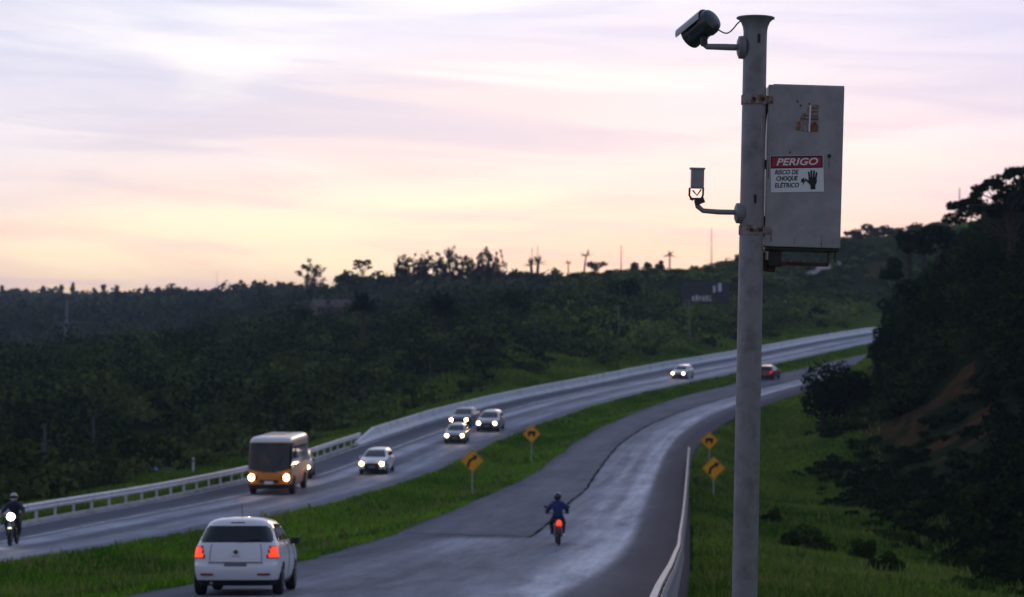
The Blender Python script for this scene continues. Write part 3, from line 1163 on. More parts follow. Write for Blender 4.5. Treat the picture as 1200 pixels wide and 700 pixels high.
# upper camera: housing pointing down the road, hood, bracket arm, cable
cc = empty('surveillance_camera', at(866, 56, PD), 0, 'black bullet surveillance camera with sun hood on a short arm near the pole top', 'camera')
c0 = Vector(cc.location)
arm_a, arm_b = at(864, 55, PD), at(829, 54, PD)
mb = MB().tube([arm_a, at(850, 54.5, PD), arm_b, at(824, 50, PD)], [0.021, 0.021, 0.019, 0.017], 16)
ar = shift(mb, c0).build('arm', 'galvanised', cc, True)
mb = MB()
mb.tube([at(874, 55, PD), at(866.5, 55, PD), at(864.5, 55, PD)], [0.075, 0.072, 0.045], 24)
shift(mb, c0).build('mounting_plate', 'galvanised', ar, True)
hd = Vector((-0.60, 0.66, -0.44)).normalized()
hp = at(836.5, 21, PD - 0.02)
qm = hd.to_track_quat('Z', 'Y').to_matrix().to_4x4()
L = 0.225
prof = [(0.0, -0.006), (0.045, -0.004), (0.072, 0.010), (0.083, 0.038), (0.084, 0.07), (0.076, 0.075), (0.074, L - 0.05), (0.078, L - 0.045), (0.078, L), (0.06, L + 0.004), (0.058, L - 0.02)]
mb = MB().lathe(prof, (0, 0, 0), 'z', 28)
mb.v = [tuple(qm @ Vector(p) + hp - c0) for p in mb.v]
hs = mb.build('housing', 'camera_shell', cc, True)
mb = MB().lathe([(0.0, L - 0.012), (0.055, L - 0.012), (0.055, L - 0.006), (0.0, L - 0.006)], (0, 0, 0), 'z', 20)
mb.v = [tuple(qm @ Vector(p) + hp - c0) for p in mb.v]
mb.build('lens', 'glass_dark', hs, True)
# sun hood: curved sheet over the upper side
upv = (Vector((0, 0, 1)) - hd * hd.z).normalized()
sdv = hd.cross(upv).normalized()
mb = MB()
hv, nf = [], 14
for t in (0.04, L + 0.035):
    for rr in (0.090, 0.095):
        for k in range(nf + 1):
            a = R(-82 + 164 * k / nf)
            hv.append(hp + hd * t + (upv * math.cos(a) + sdv * math.sin(a)) * rr - c0)
n1 = nf + 1
fs = []
for k in range(nf):
    fs += [(k, k + 1, 2 * n1 + k + 1, 2 * n1 + k), (n1 + k + 1, n1 + k, 3 * n1 + k, 3 * n1 + k + 1), (k + 1, k, n1 + k, n1 + k + 1), (2 * n1 + k, 2 * n1 + k + 1, 3 * n1 + k + 1, 3 * n1 + k)]
fs += [(0, 2 * n1, 3 * n1, n1), (nf, n1 + nf, 3 * n1 + nf, 2 * n1 + nf)]
mb.add(hv, fs).build('sun_hood', 'hood_grey', cc, True)
mb = MB().tube([at(826, 53, PD), at(825, 46, PD), at(827, 38, PD + 0.05)], [0.022, 0.026, 0.03], 12).box(at(826, 40, PD + 0.06), (0.05, 0.06, 0.05))
shift(mb, c0).build('swivel_bracket', 'dark_plastic', cc, True)
pts = [at(841 + 30 * t, 33 + 5.5 * math.sin(math.pi * min(t * 1.25, 1)) - 12 * max(0, t - 0.35) ** 1.4 / 0.6, PD) for t in np.linspace(0, 1, 14)]
shift(MB().tube(pts, 0.0045, 8), c0).build('cable', 'trim_black', cc, True)

# lower sensor box
ss = empty('sensor_box', at(866, 249, PD), 0, 'small grey sensor box on a bent arm below the surveillance camera', 'sensor')
s0 = Vector(ss.location)
mb = MB().tube([at(866, 249, PD), at(842, 248.5, PD), at(824, 247, PD), at(818, 242, PD), at(817, 236, PD)], [0.017, 0.017, 0.016, 0.017, 0.018], 14)
sa = shift(mb, s0).build('arm', 'galvanised', ss, True)
mb = MB().tube([at(872, 250, PD), at(863, 250, PD), at(861, 250, PD)], [0.068, 0.064, 0.04], 24)
shift(mb, s0).build('mounting_plate', 'galvanised', sa, True)
mb = MB().box(at(817.5, 209, PD), (0.082, 0.06, 0.128), (0, R(1.5), 0))
bo = shift(mb, s0).build('box', 'cabinet_paint', ss, False, 0.006)
mb = MB().box(at(817.5, 197.6, PD), (0.096, 0.075, 0.008), (0, R(1.5), 0))
shift(mb, s0).build('box_lid', 'hood_grey', bo)
mb = MB()
for x0 in (808.5, 824.5):
    mb.tube([at(x0, 220, PD), at(x0 - 0.5, 229, PD), at(x0 * 0.55 + 816.5 * 0.45, 235, PD)], 0.0065, 8)
mb.tube([at(808.5, 233, PD), at(822, 233, PD)], 0.007, 8).tube([at(812, 223, PD), at(817, 229, PD), at(822, 222, PD)], 0.005, 8)
mb.box(at(820, 236, PD), (0.06, 0.05, 0.035), (0, R(-20), 0))
shift(mb, s0).build('bracket', 'dark_plastic', ss)

# control cabinet
cab = empty('control_cabinet', at(940, 290, PD), 0, 'grey metal electrical cabinet with a danger label, clamped to the pole', 'cabinet')
k0 = Vector(cab.location)
cab.rotation_euler = (0, R(1.7), 0)
W_, H_, Dp = 0.476, 1.028, 0.30
mb = MB().box((0, Dp / 2, H_ / 2), (W_, Dp - 0.02, H_ - 0.006))
mb.build('housing', 'cabinet_paint', cab, False, 0.006)
door = MB().box((0, -0.006, H_ / 2), (W_ + 0.006, 0.022, H_)).build('door', 'cabinet_paint', cab, False, 0.005)
for z in (0.16, 0.52, 0.88):
    MB().tube([(-W_ / 2 - 0.010, 0.006, z - 0.03), (-W_ / 2 - 0.010, 0.006, z + 0.03)], 0.008, 10).build('hinge', 'rusty', door, True)
MB().box((0.017, Dp / 2, H_ + 0.003), (W_ - 0.028, Dp, 0.008)).build('top_cap', 'hood_grey', cab)
MB().box((0, Dp / 2 - 0.01, -0.010), (W_ - 0.006, Dp - 0.02, 0.018)).build('bottom_lip', 'trim_black', cab)
Y0 = -0.0185                         # just proud of the door
lk = MB().tube([(0.155, Y0 - 0.004, 0.585), (0.155, Y0 + 0.004, 0.585)], 0.012, 14).build('lock', 'trim_black', door, True)
# danger label
lb_m = Matrix.Translation((-0.046, Y0, 0.0)) @ Matrix.Rotation(R(-3.2), 4, 'Y')


def lab(poly, depth, lift, name, mat, parent):
    m = Matrix.Translation((-0.046, Y0 - lift, 0.465)) @ Matrix.Rotation(R(-2.6), 4, 'Y')
    return MB().prism(poly, depth, m).build(name, mat, parent)


def rect(x0, x1, z0, z1):
    return [(x0, z0), (x1, z0), (x1, z1), (x0, z1)]


lw, lh = 0.336, 0.232
label_o = lab(rect(-lw / 2, lw / 2, -lh / 2, lh / 2), 0.002, 0.002, 'danger_label', 'label_white', cab)
lab(rect(-lw / 2 + 0.002, lw / 2 - 0.004, 0.036, lh / 2 - 0.002), 0.0015, 0.0033, 'black_border', 'label_black', label_o)
lab(rect(-lw / 2 + 0.010, lw / 2 - 0.012, 0.043, lh / 2 - 0.010), 0.001, 0.0043, 'red_band', 'label_red', label_o)


def tm(x, z, lift):
    return (Matrix.Translation((-0.046, Y0 - lift, 0.465)) @ Matrix.Rotation(R(-2.6), 4, 'Y') @ Matrix.Translation((x, 0, z)) @ Matrix.Rotation(R(90), 4, 'X'))


text_mesh('lettering', 'PERIGO', 0.062, 'label_white', label_o, tm(-0.002, 0.0745, 0.0052), 0.25, 0.265)
text_mesh('lettering', 'RISCO DE', 0.040, 'label_black', label_o, tm(-0.068, 0.010, 0.0038), 0.2, 0.150)
text_mesh('lettering', 'CHOQUE', 0.040, 'label_black', label_o, tm(-0.068, -0.030, 0.0038), 0.2, 0.135)
for q_, (dx_, dz_) in enumerate(((0.0012, 0.0), (-0.0012, 0.0), (0.0, 0.0012))):      # heavier strokes, like its neighbours
    text_mesh('lettering', 'CHOQUE', 0.040, 'label_black', label_o, tm(-0.068 + dx_, -0.030 + dz_, 0.0040 + 0.0002 * q_), 0.2, 0.135)
text_mesh('lettering', 'EL\u00c9TRICO', 0.040, 'label_black', label_o, tm(-0.068, -0.073, 0.0038), 0.2, 0.155)
# hand and spark pictogram
hx, hz = 0.098, -0.045


def hrot(poly, cx, cz, a):
    return [(cx + x * math.cos(a) - z * math.sin(a), cz + x * math.sin(a) + z * math.cos(a)) for x, z in poly]


hand = lab([(hx - 0.026, hz + 0.022), (hx + 0.024, hz + 0.022), (hx + 0.026, hz - 0.010), (hx + 0.016, hz - 0.030), (hx + 0.016, hz - 0.055), (hx - 0.014, hz - 0.055), (hx - 0.016, hz - 0.030), (hx - 0.028, hz - 0.012)], 0.001, 0.0038, 'hand_symbol', 'label_black', label_o)
for q, (fx_, fl_, fa) in enumerate([(-0.020, 0.040, 0.12), (-0.007, 0.050, 0.03), (0.007, 0.047, -0.05), (0.020, 0.036, -0.16)]):
    lab(hrot([(-0.0055, 0), (0.0055, 0), (0.0055, fl_ - 0.004), (0.002, fl_), (-0.002, fl_), (-0.0055, fl_ - 0.004)], hx + fx_, hz + 0.018, fa), 0.001, 0.0040, 'hand_symbol', 'label_black', label_o)
lab(hrot([(-0.006, 0), (0.006, 0), (0.005, 0.035), (-0.004, 0.035)], hx - 0.022, hz - 0.012, 0.85), 0.001, 0.0042, 'hand_symbol', 'label_black', label_o)
lab([(hx - 0.070, hz + 0.012), (hx - 0.052, hz + 0.020), (hx - 0.056, hz + 0.004), (hx - 0.040, hz + 0.008), (hx - 0.066, hz - 0.030), (hx - 0.060, hz - 0.008), (hx - 0.076, hz - 0.010)], 0.001, 0.0038, 'spark_symbol', 'label_black', label_o)
# remains of an old sticker, rust spots, screws
stk = [(-0.085, 0.745), (-0.03, 0.735), (0.058, 0.735), (0.060, 0.79), (0.055, 0.85), (0.058, 0.905), (0.018, 0.912), (-0.012, 0.90), (-0.016, 0.86), (-0.05, 0.85), (-0.06, 0.80), (-0.082, 0.79)]
MB().prism(stk, 0.0015, Matrix.Translation((0.022, Y0 - 0.0008, 0))).build('torn_sticker', 'rust_stain', cab)
MB().prism([(-0.012, 0.737), (0.056, 0.738), (0.057, 0.772), (0.040, 0.800), (0.016, 0.785), (-0.004, 0.765)], 0.001, Matrix.Translation((0.022, Y0 - 0.0018, 0))).build('rust_patch', 'rust_light', cab)
for q_, (za_, zb_, xa_) in enumerate(((0.81, 0.818, -0.05), (0.833, 0.840, -0.045), (0.858, 0.866, 0.0), (0.880, 0.887, 0.0))):
    MB().prism(rect(xa_, 0.054, za_, zb_), 0.0008, Matrix.Translation((0.022, Y0 - 0.0018, 0))).build('rust_patch', 'rust_light', cab)
MB().prism([(-0.004, 0.735), (0.006, 0.735), (0.010, 0.905), (0.0, 0.905)], 0.001, Matrix.Translation((0.022, Y0 - 0.0028, 0))).build('torn_sticker', 'label_white', cab)
# rust runs below the label and along the door's lower edge
for x_, z0_, z1_, w_ in ((-0.2, 0.02, 0.10, 0.006), (-0.05, 0.0, 0.06, 0.004), (0.12, 0.0, 0.085, 0.005), (0.19, 0.0, 0.05, 0.004), (-0.228, 0.42, 0.55, 0.004), (0.155, 0.50, 0.573, 0.004)):
    MB().prism([(x_ - w_, z1_), (x_ + w_, z1_), (x_ + w_ * 0.5, z0_ + 0.01), (x_, z0_ + 0.004), (x_ - w_ * 0.6, z0_ + 0.012)], 0.0006, Matrix.Translation((0, Y0 - 0.0004, 0))).build('rust_run', 'rust_stain', door)
for x, z in ((-0.055, 0.925), (-0.035, 0.90), (0.02, 0.912), (-0.095, 0.60)):
    MB().tube([(x, Y0 - 0.001, z), (x, Y0 + 0.003, z)], 0.006, 8).build('rust_spot', 'rusty', door)
# underside bracket and tray
c_ = -0.0
MB().box((-0.165, 0.08, -0.075), (0.085, 0.09, 0.10)).build('junction_box', 'trim_black', cab, False, 0.006)
MB().box((-0.235, 0.10, -0.115), (0.16, 0.09, 0.07), (0, R(8), 0)).box((-0.26, 0.06, -0.09), (0.07, 0.03, 0.12)).build('support_bracket', 'rusty', cab, False, 0.006)
MB().box((0.02, 0.05, -0.105), (0.31, 0.05, 0.022)).box((0.178, 0.05, -0.06), (0.008, 0.04, 0.09)).box((0.215, 0.03, -0.05), (0.007, 0.03, 0.07)).build('tray', 'rusty', cab)
MB().box((-W_ / 2 - 0.035, 0.06, H_ * 0.88), (0.07, 0.035, 0.045)).box((-W_ / 2 - 0.035, 0.06, 0.09), (0.07, 0.035, 0.05)).build('clamp_arm', 'rusty', cab)
MB().tube([(-W_ / 2 - 0.020, 0.03, 0.02), (-W_ / 2 - 0.024, 0.03, 0.4), (-W_ / 2 - 0.016, 0.03, 0.78), (-W_ / 2 - 0.004, 0.03, 0.90)], 0.008, 8).build('conduit', 'rusty', cab, True)


# ================================================================== warning signs
def road_sign(px, py, D, post_h, kind, label, yaw=0.0):
    c = at(px, py, D)
    zg = gz(c.x, c.y)
    t = empty('warning_sign', (c.x, c.y, zg), yaw, label, 'sign', 'yellow warning signs along the carriageways')
    hc = c.z - zg
    MB().tube([(0, 0.045, -0.4), (0, 0.045, hc + 0.40)], 0.032, 10).build('post', 'post_grey', t, True)
    s, r_ = 0.40, 0.05
    poly = []
    for cx, cz, a0 in ((s - r_, s - r_, 0), (-s + r_, s - r_, 90), (-s + r_, -s + r_, 180), (s - r_, -s + r_, 270)):
        for k in range(4):
            a = R(a0 + 30 * k)
            poly.append((cx + r_ * math.cos(a), cz + r_ * math.sin(a)))
    m = Matrix.Translation((0, 0, hc)) @ Matrix.Rotation(R(45), 4, 'Y')
    pan = MB().prism(poly, 0.012, m).build('panel', 'sign_yellow', t)
    k_ = 0.93
    ring = [(x * k_, z * k_) for x, z in poly]
    ring2 = [(x * 0.90, z * 0.90) for x, z in poly]
    b = MB()
    n = len(ring)
    mm = Matrix.Translation((0, -0.003, hc)) @ Matrix.Rotation(R(45), 4, 'Y')
    b.add([mm @ Vector((x, 0, z)) for x, z in ring] + [mm @ Vector((x, 0, z)) for x, z in ring2], [(i, (i + 1) % n, n + (i + 1) % n, n + i) for i in range(n)])
    b.build('border', 'sign_black', pan)
    m2 = Matrix.Translation((0, -0.008, hc))
    b = MB()
    if kind == 'curve':
        # a stem that bends to the upper right, with an arrow head
        path = [(-0.20, -0.30), (-0.19, -0.14), (-0.12, 0.00), (0.0, 0.09), (0.09, 0.14)]
        w = 0.062
        L_, R__ = [], []
        for i, p in enumerate(path):
            a = path[max(i - 1, 0)]
            c2 = path[min(i + 1, len(path) - 1)]
            dx_, dz_ = c2[0] - a[0], c2[1] - a[1]
            l_ = math.hypot(dx_, dz_)
            nx, nz = -dz_ / l_ * w, dx_ / l_ * w
            L_.append((p[0] + nx, p[1] + nz))
            R__.append((p[0] - nx, p[1] - nz))
        for i in range(len(path) - 1):
            b.prism([R__[i], R__[i + 1], L_[i + 1], L_[i]], 0.004, m2)
        b.prism([(0.15, 0.01), (0.27, 0.24), (0.02, 0.28)], 0.004, m2)
    else:
        b.prism([(-0.24, -0.02), (0.22, -0.02), (0.26, 0.10), (0.16, 0.17), (-0.14, 0.17), (-0.25, 0.11)], 0.004, m2)
        b.prism([(-0.24, -0.17), (-0.12, -0.17), (-0.10, -0.02), (-0.24, -0.02)], 0.004, m2)
        b.prism([(0.08, -0.17), (0.20, -0.17), (0.22, -0.02), (0.06, -0.02)], 0.004, m2)
    b.build('pictogram', 'sign_black', pan)
    return t


road_sign(553.5, 540, 100, 1.6, 'curve', 'yellow curve arrow sign standing in the grass median', R(-3))
road_sign(623, 508.5, 126, 1.6, 'blob', 'yellow diamond sign with a wide dark pictogram on the median', R(2))
road_sign(836, 548.5, 98, 1.6, 'curve', 'yellow curve arrow sign behind the near guard rail, close to the pole', R(4))
road_sign(831, 516.5, 126, 1.6, 'blob', 'smaller looking yellow diamond sign with a wide dark pictogram, on the verge beside the pole', R(-4))


# ================================================================== vehicles
def slice_body(keys, nth, nlev):
    """Horizontal slices (z, y_rear, y_front, half width, squareness) lofted into a closed shell."""
    K = np.array(keys, float)
    t = np.arange(len(K))
    tt = np.linspace(0, len(K) - 1, nlev)
    S = np.stack([np.interp(tt, t, K[:, j]) for j in range(5)], 1)
    Sm = S.copy()
    for j in range(1, 4):
        Sm[1:-1, j] = 0.25 * S[:-2, j] + 0.5 * S[1:-1, j] + 0.25 * S[2:, j]
    S = Sm
    th = []
    for k in range(nth):
        th.append(2 * math.pi * (k + 0.5) / nth)
    th = np.array(th)
    # denser sampling near corners than the plain angle gives
    c, s = np.cos(th)[None], np.sin(th)[None]
    q = (np.abs(c) ** S[:, 4:5] + np.abs(s) ** S[:, 4:5]) ** (-1.0 / S[:, 4:5])
    A, B = c * q, s * q
    X = A * S[:, 3:4]
    mid = (S[:, 1] + S[:, 2]) / 2
    half = (S[:, 2] - S[:, 1]) / 2
    Y = mid[:, None] + B * half[:, None]
    Z = np.repeat(S[:, 0:1], nth, 1)
    return X, Y, Z, A, B, S


def shell_faces(nlev, nth):
    i = np.arange(nlev * nth).reshape(nlev, nth)
    j = np.roll(i, -1, 1)
    return np.stack([i[:-1], j[:-1], j[1:], i[1:]], -1)      # (nlev-1, nth, 4)


class Shell:
    def __init__(self, keys, nth, nlev, y_off):
        X, Y, Z, A, B, S = slice_body(keys, nth, nlev)
        self.V = np.stack([X, Y - y_off, Z], -1).reshape(-1, 3)
        self.F = shell_faces(nlev, nth)
        F = self.F.reshape(-1, 4)
        fa = A.reshape(-1)[F].mean(1)
        fb = B.reshape(-1)[F].mean(1)
        self.fa, self.fb, self.fz = fa, fb, self.V[F][:, :, 2].mean(1)
        self.fy, self.fx = self.V[F][:, :, 1].mean(1), self.V[F][:, :, 0].mean(1)
        n = np.cross(self.V[F[:, 2]] - self.V[F[:, 0]], self.V[F[:, 3]] - self.V[F[:, 1]])
        n /= np.linalg.norm(n, axis=1, keepdims=True) + 1e-9
        vn = np.zeros_like(self.V)
        for k in range(4):
            np.add.at(vn, F[:, k], n)
        vn /= np.linalg.norm(vn, axis=1, keepdims=True) + 1e-9
        self.N = vn
        self.Fl = F
        self.nth, self.nlev = nth, nlev

    def body(self, name, mat, parent, holes=None):
        keep = np.ones(len(self.Fl), bool) if holes is None else ~holes
        v = self.V.tolist()
        f = [tuple(q) for q in self.Fl[keep].tolist()]
        top = list(range((self.nlev - 1) * self.nth, self.nlev * self.nth))
        f.append(tuple(top))
        f.append(tuple(reversed(range(self.nth))))
        me = bpy.data.meshes.new(name)
        me.from_pydata(v, [], f)
        for p in me.polygons:
            p.use_smooth = True
        me.set_sharp_from_angle(angle=R(50))
        me.materials.append(MATS[mat])
        o = bpy.data.objects.new(name, me)
        COL.objects.link(o)
        o.parent = parent
        return o

    def panel(self, name, mask, mat, parent, out=0.006, smooth=True):
        F = self.Fl[mask]
        if len(F) == 0:
            return None
        u, inv = np.unique(F, return_inverse=True)
        v = self.V[u] + self.N[u] * out
        f = inv.reshape(F.shape)
        # rim: close the sheet's edge back to the shell
        e = {}
        for q in f:
            for k in range(4):
                a, b = int(q[k]), int(q[(k + 1) % 4])
                e[(a, b)] = e.get((a, b), 0) + 1
        bd = [(a, b) for (a, b) in e if (b, a) not in e]
        n0 = len(v)
        v2 = self.V[u] - self.N[u] * 0.002
        fs = [tuple(int(i) for i in q) for q in f] + [(b, a, a + n0, b + n0) for a, b in bd]
        me = bpy.data.meshes.new(name)
        me.from_pydata(np.concatenate([v, v2]).tolist(), [], fs)
        if smooth:
            for p in me.polygons:
                p.use_smooth = True
            me.set_sharp_from_angle(angle=R(45))
        me.materials.append(MATS[mat])
        o = bpy.data.objects.new(name, me)
        COL.objects.link(o)
        o.parent = parent
        return o


def wheel(parent, x, y, r_, w):
    side = 1 if x > 0 else -1
    prof = [(r_ * 0.60, -w / 2), (r_ * 0.90, -w / 2), (r_ * 0.985, -w * 0.38), (r_, -w * 0.2), (r_, w * 0.2), (r_ * 0.985, w * 0.38), (r_ * 0.90, w / 2), (r_ * 0.60, w / 2)]
    o = MB().lathe(prof, (0, 0, 0), 'x', 28).build('wheel', 'tyre', parent, True)
    o.location = (x, y, r_)
    h = MB().lathe([(r_ * 0.61, 0), (r_ * 0.58, side * 0.012), (r_ * 0.20, side * 0.004), (r_ * 0.12, side * 0.02), (0.01, side * 0.02)], (side * w * 0.46, 0, 0), 'x', 20)
    for k in range(5):
        a = 2 * math.pi * k / 5
        h.box((side * (w * 0.46 + 0.012), math.cos(a) * r_ * 0.36, math.sin(a) * r_ * 0.36), (0.014, 0.06, r_ * 0.5), (a - math.pi / 2, 0, 0))
    h.build('rim', 'rim', o, True)
    return o


def beam(parent, loc, power, col=(1.0, 0.58, 0.36), dirn=1):
    li = bpy.data.lights.new('headlight_beam', 'SPOT')
    li.energy = power
    li.color = col
    li.spot_size = R(80)
    li.spot_blend = 0.8
    li.shadow_soft_size = 0.08
    o = bpy.data.objects.new('headlight_beam', li)
    COL.objects.link(o)
    o.parent = parent
    o.location = loc
    o.rotation_euler = (R(84), 0, 0)
    return o


HATCH = [(0.19, 0.16, 3.72, 0.72, 8), (0.30, 0.05, 3.84, 0.79, 9), (0.44, 0.0, 3.90, 0.82, 9), (0.56, 0.0, 3.90, 0.832, 9), (0.63, 0.045, 3.88, 0.834, 9), (0.72, 0.05, 3.84, 0.832, 9),
         (0.82, 0.065, 3.76, 0.822, 9), (0.90, 0.085, 3.60, 0.805, 8.5), (0.945, 0.10, 3.25, 0.785, 8), (0.98, 0.115, 2.98, 0.765, 8), (1.03, 0.14, 2.86, 0.745, 7.5), (1.14, 0.21, 2.68, 0.700, 7),
         (1.26, 0.29, 2.46, 0.648, 6.5), (1.34, 0.34, 2.28, 0.600, 6), (1.385, 0.37, 2.15, 0.555, 5.5), (1.42, 0.42, 2.0, 0.490, 5), (1.45, 0.54, 1.8, 0.380, 4), (1.468, 0.78, 1.55, 0.22, 3.5), (1.475, 1.0, 1.3, 0.08, 3)]
SEDAN = [(0.19, 0.16, 4.2, 0.74, 8.8), (0.30, 0.05, 4.32, 0.81, 10.5), (0.46, 0.0, 4.38, 0.84, 10.5), (0.62, 0.02, 4.36, 0.85, 10.5), (0.78, 0.06, 4.26, 0.845, 10.5), (0.90, 0.10, 4.05, 0.83, 9.6),
         (0.97, 0.22, 3.55, 0.80, 9.6), (1.01, 0.62, 3.22, 0.78, 9.6), (1.12, 0.80, 3.02, 0.735, 9.1), (1.26, 1.0, 2.76, 0.69, 8.8), (1.37, 1.18, 2.52, 0.65, 8.8), (1.42, 1.32, 2.35, 0.60, 8.0), (1.455, 1.5, 2.1, 0.46, 4), (1.47, 1.7, 1.95, 0.15, 3)]
SUV = [(0.24, 0.16, 4.1, 0.76, 8.8), (0.36, 0.05, 4.24, 0.84, 10.5), (0.55, 0.0, 4.30, 0.88, 10.5), (0.74, 0.02, 4.28, 0.89, 10.5), (0.92, 0.05, 4.18, 0.885, 10.5), (1.04, 0.08, 4.0, 0.87, 9.6),
       (1.10, 0.10, 3.45, 0.845, 9.6), (1.15, 0.12, 3.15, 0.82, 9.6), (1.28, 0.18, 2.95, 0.775, 9.1), (1.45, 0.26, 2.68, 0.73, 8.8), (1.58, 0.34, 2.44, 0.69, 8.8), (1.64, 0.42, 2.25, 0.64, 8.0), (1.68, 0.6, 2.0, 0.5, 4), (1.70, 0.9, 1.7, 0.15, 3)]


def make_car(px, py, D, yaw, keys, paint, label, oncoming=True, fine=False, lamp='head_lamp', tail='tail_lamp_dim', power=60, group=None, x_world=None, scale=1.0):
    x = (px - 600) / 2400 * D if x_world is None else x_world
    z = float(road_z(D))
    sl = float(road_z(D + 2) - road_z(D - 2)) / 4
    rz = (math.pi if oncoming else 0.0) + yaw
    pitch = math.atan(-sl if oncoming else sl)
    car = empty('car', (x, D, z + 0.004), 0, label, 'car', group, (pitch, 0, rz))
    car.scale = (scale,) * 3
    L_ = keys[3][2]
    H_ = keys[-1][0]
    nth, nlev = (232, 96) if fine else (96, 40)
    S = Shell(keys, nth, nlev, L_ / 2)
    k = H_ / 1.475
    wk = keys[3][3] / 0.83
    sz = lambda v: v * k
    fa, fb, fz, fy, fx_ = np.abs(S.fa), S.fb, S.fz, S.fy, S.fx
    yw_f, yw_r = L_ / 2 - 0.76, -L_ / 2 + 0.72

    def seam(a0, z0, z1, rear_side, nm='panel_gap'):
        # a dark gap between body panels, following the shell along one column
        V3 = S.V.reshape(nlev, nth, 3)
        B3 = V3[nlev // 3]
        cand = [q for q in range(nth) if (B3[q, 1] < 0) == rear_side or not rear_side]
        col_ = min(cand, key=lambda q: abs(B3[q, 0] / (np.abs(B3[:, 0]).max()) - a0[0]) + abs(B3[q, 1] / (L_ / 2) - a0[1]))
        N3 = S.N.reshape(nlev, nth, 3)
        pts = [V3[q, col_] + N3[q, col_] * 0.001 for q in range(nlev) if z0 < V3[q, col_, 2] < z1]
        if len(pts) > 2:
            MB().tube([tuple(p_) for p_ in pts], 0.006, 6).build(nm, 'trim_black', car)
    rw = 0.295 * k
    holes = np.zeros(len(S.Fl), bool)
    for yw in (yw_f, yw_r):
        holes |= (np.hypot(fy - yw, fz - rw) < rw + 0.045) & (fa > 0.85) & (np.abs(fb) < 0.97)
    S.body('body', paint, car, holes)
    rear, front = (fb < -0.86), (fb > 0.86)
    belt = sz(1.0)
    # glazing
    S.panel('rear_window', (fb < -0.80) & (fa < 0.93) & (fz > belt - 0.01) & (fz < sz(1.30)) & ((fa < 0.88) | ((fz > belt + 0.02) & (fz < sz(1.275)))), 'glass_dark', car, 0.004)
    S.panel('windscreen', (fb > 0.80) & (fa < 0.87) & (fz > belt) & (fz < sz(1.375)), 'glass_dark', car, 0.004)
    for s in (-1, 1):
        side = (S.fa * s > 0.905)
        for lo, hi in ((-0.78, -0.06), (0.0, 0.70)):
            S.panel('side_window', side & (fb > lo) & (fb < hi) & (fz > belt + 0.02) & (fz < sz(1.33)), 'glass_dark', car, 0.004)
        S.panel('sill', side & (np.abs(fb) < 0.9) & (fz < sz(0.26)), 'trim_black', car, 0.004)
        # lamps
        tl = (S.fa * s > 0.69 + 0.40 * (fz - sz(0.70)) / k) & (fb < -0.90) & (fz > sz(0.70)) & (fz < sz(0.93))
        core = tl & (S.fa * s > 0.72 + 0.40 * (fz - sz(0.70)) / k) & (S.fa * s < 0.985) & (fz > sz(0.72)) & (fz < sz(0.91))
        lens = S.panel('tail_light', tl, 'reflector' if fine else tail, car, 0.010)
        if fine:
            S.panel('lamp', core, tail, lens, 0.014)
        if oncoming:
            S.panel('headlight_surround', (S.fa * s > 0.50) & (S.fa * s < 0.99) & (fb > 0.80) & (fz > sz(0.55)) & (fz < sz(0.80)), 'chrome', car, 0.006)
            hm = MB().lathe([(0.03, -0.03), (0.11, -0.02), (0.128, 0.0), (0.11, 0.025), (0.07, 0.04), (0.01, 0.045)], (0, 0, 0), 'y', 20)
            hm.v = [(v[0] * 1.0 + s * 0.60 * wk, v[1] + L_ / 2 + 0.005, v[2] * 0.95 + sz(0.665)) for v in hm.v]
            hm.build('headlight', lamp, car, True)
            beam(car, (s * 0.60 * wk, L_ / 2 + 0.10, sz(0.66)), power)
        else:
            S.panel('headlight', (S.fa * s > 0.55) & (fb > 0.8) & (fz > sz(0.62)) & (fz < sz(0.8)), 'chrome', car, 0.008)
        m = MB().box((s * (keys[9][3] + 0.10), L_ / 2 - 1.32, sz(0.99)), (0.17, 0.09, 0.13), (0, 0, s * -0.15)).box((s * (keys[9][3] + 0.02), L_ / 2 - 1.30, sz(0.955)), (0.10, 0.05, 0.05))
        m.build('mirror', 'trim_black' if fine else paint, car, False, 0.012)
        for yw in (yw_f, yw_r):
            wheel(car, s * (0.735 * k if k < 1.1 else 0.76), yw, rw, 0.19)
    # bumpers, grille, plate, underbody
    S.panel('bumper_trim', rear & (fz < sz(0.30)), 'trim_black', car, 0.006)
    S.panel('bumper_trim', front & (fz < sz(0.34)), 'trim_black', car, 0.006)
    S.panel('grille', (fb > 0.9) & (fa < 0.5) & (fz > sz(0.38)) & (fz < sz(0.70)), 'trim_black', car, 0.008)
    if oncoming:
        MB().box((0, L_ / 2 + 0.02, sz(0.47)), (0.40, 0.012, 0.13)).build('number_plate', 'plate', car)
    else:
        yr = -L_ / 2
        for s in (-1, 1):
            seam((s * 0.60, -0.99), sz(0.64), sz(0.97), True)
            seam((s * 1.0, -0.10), sz(0.30), sz(1.32), False)
            seam((s * 1.0, 0.42), sz(0.30), sz(1.0), False)
        MB().box((0, yr + 0.36, sz(1.362)), (0.26, 0.03, 0.022)).build('brake_light', 'reflector', car)
        # plate recess, plate, badge, bumper reflectors, handle line, wiper, aerial, exhaust
        S.panel('plate_recess', (fb < -0.9) & (fa < 0.47) & (fz > sz(0.47)) & (fz < sz(0.63)), paint, car, 0.004)
        MB().box((0, yr + 0.012, sz(0.545)), (0.42, 0.03, 0.135)).build('number_plate', 'plate', car, False, 0.004)
        MB().prism([(-0.52, sz(0.612)), (0.52, sz(0.612)), (0.50, sz(0.634)), (-0.50, sz(0.634))], 0.014, Matrix.Translation((0, yr - 0.004, 0))).build('bumper_step', 'plate', car)
        MB().tube([(0, yr + 0.035, sz(0.815)), (0, yr + 0.055, sz(0.815))], 0.052, 20).build('badge', 'chrome', car, True)
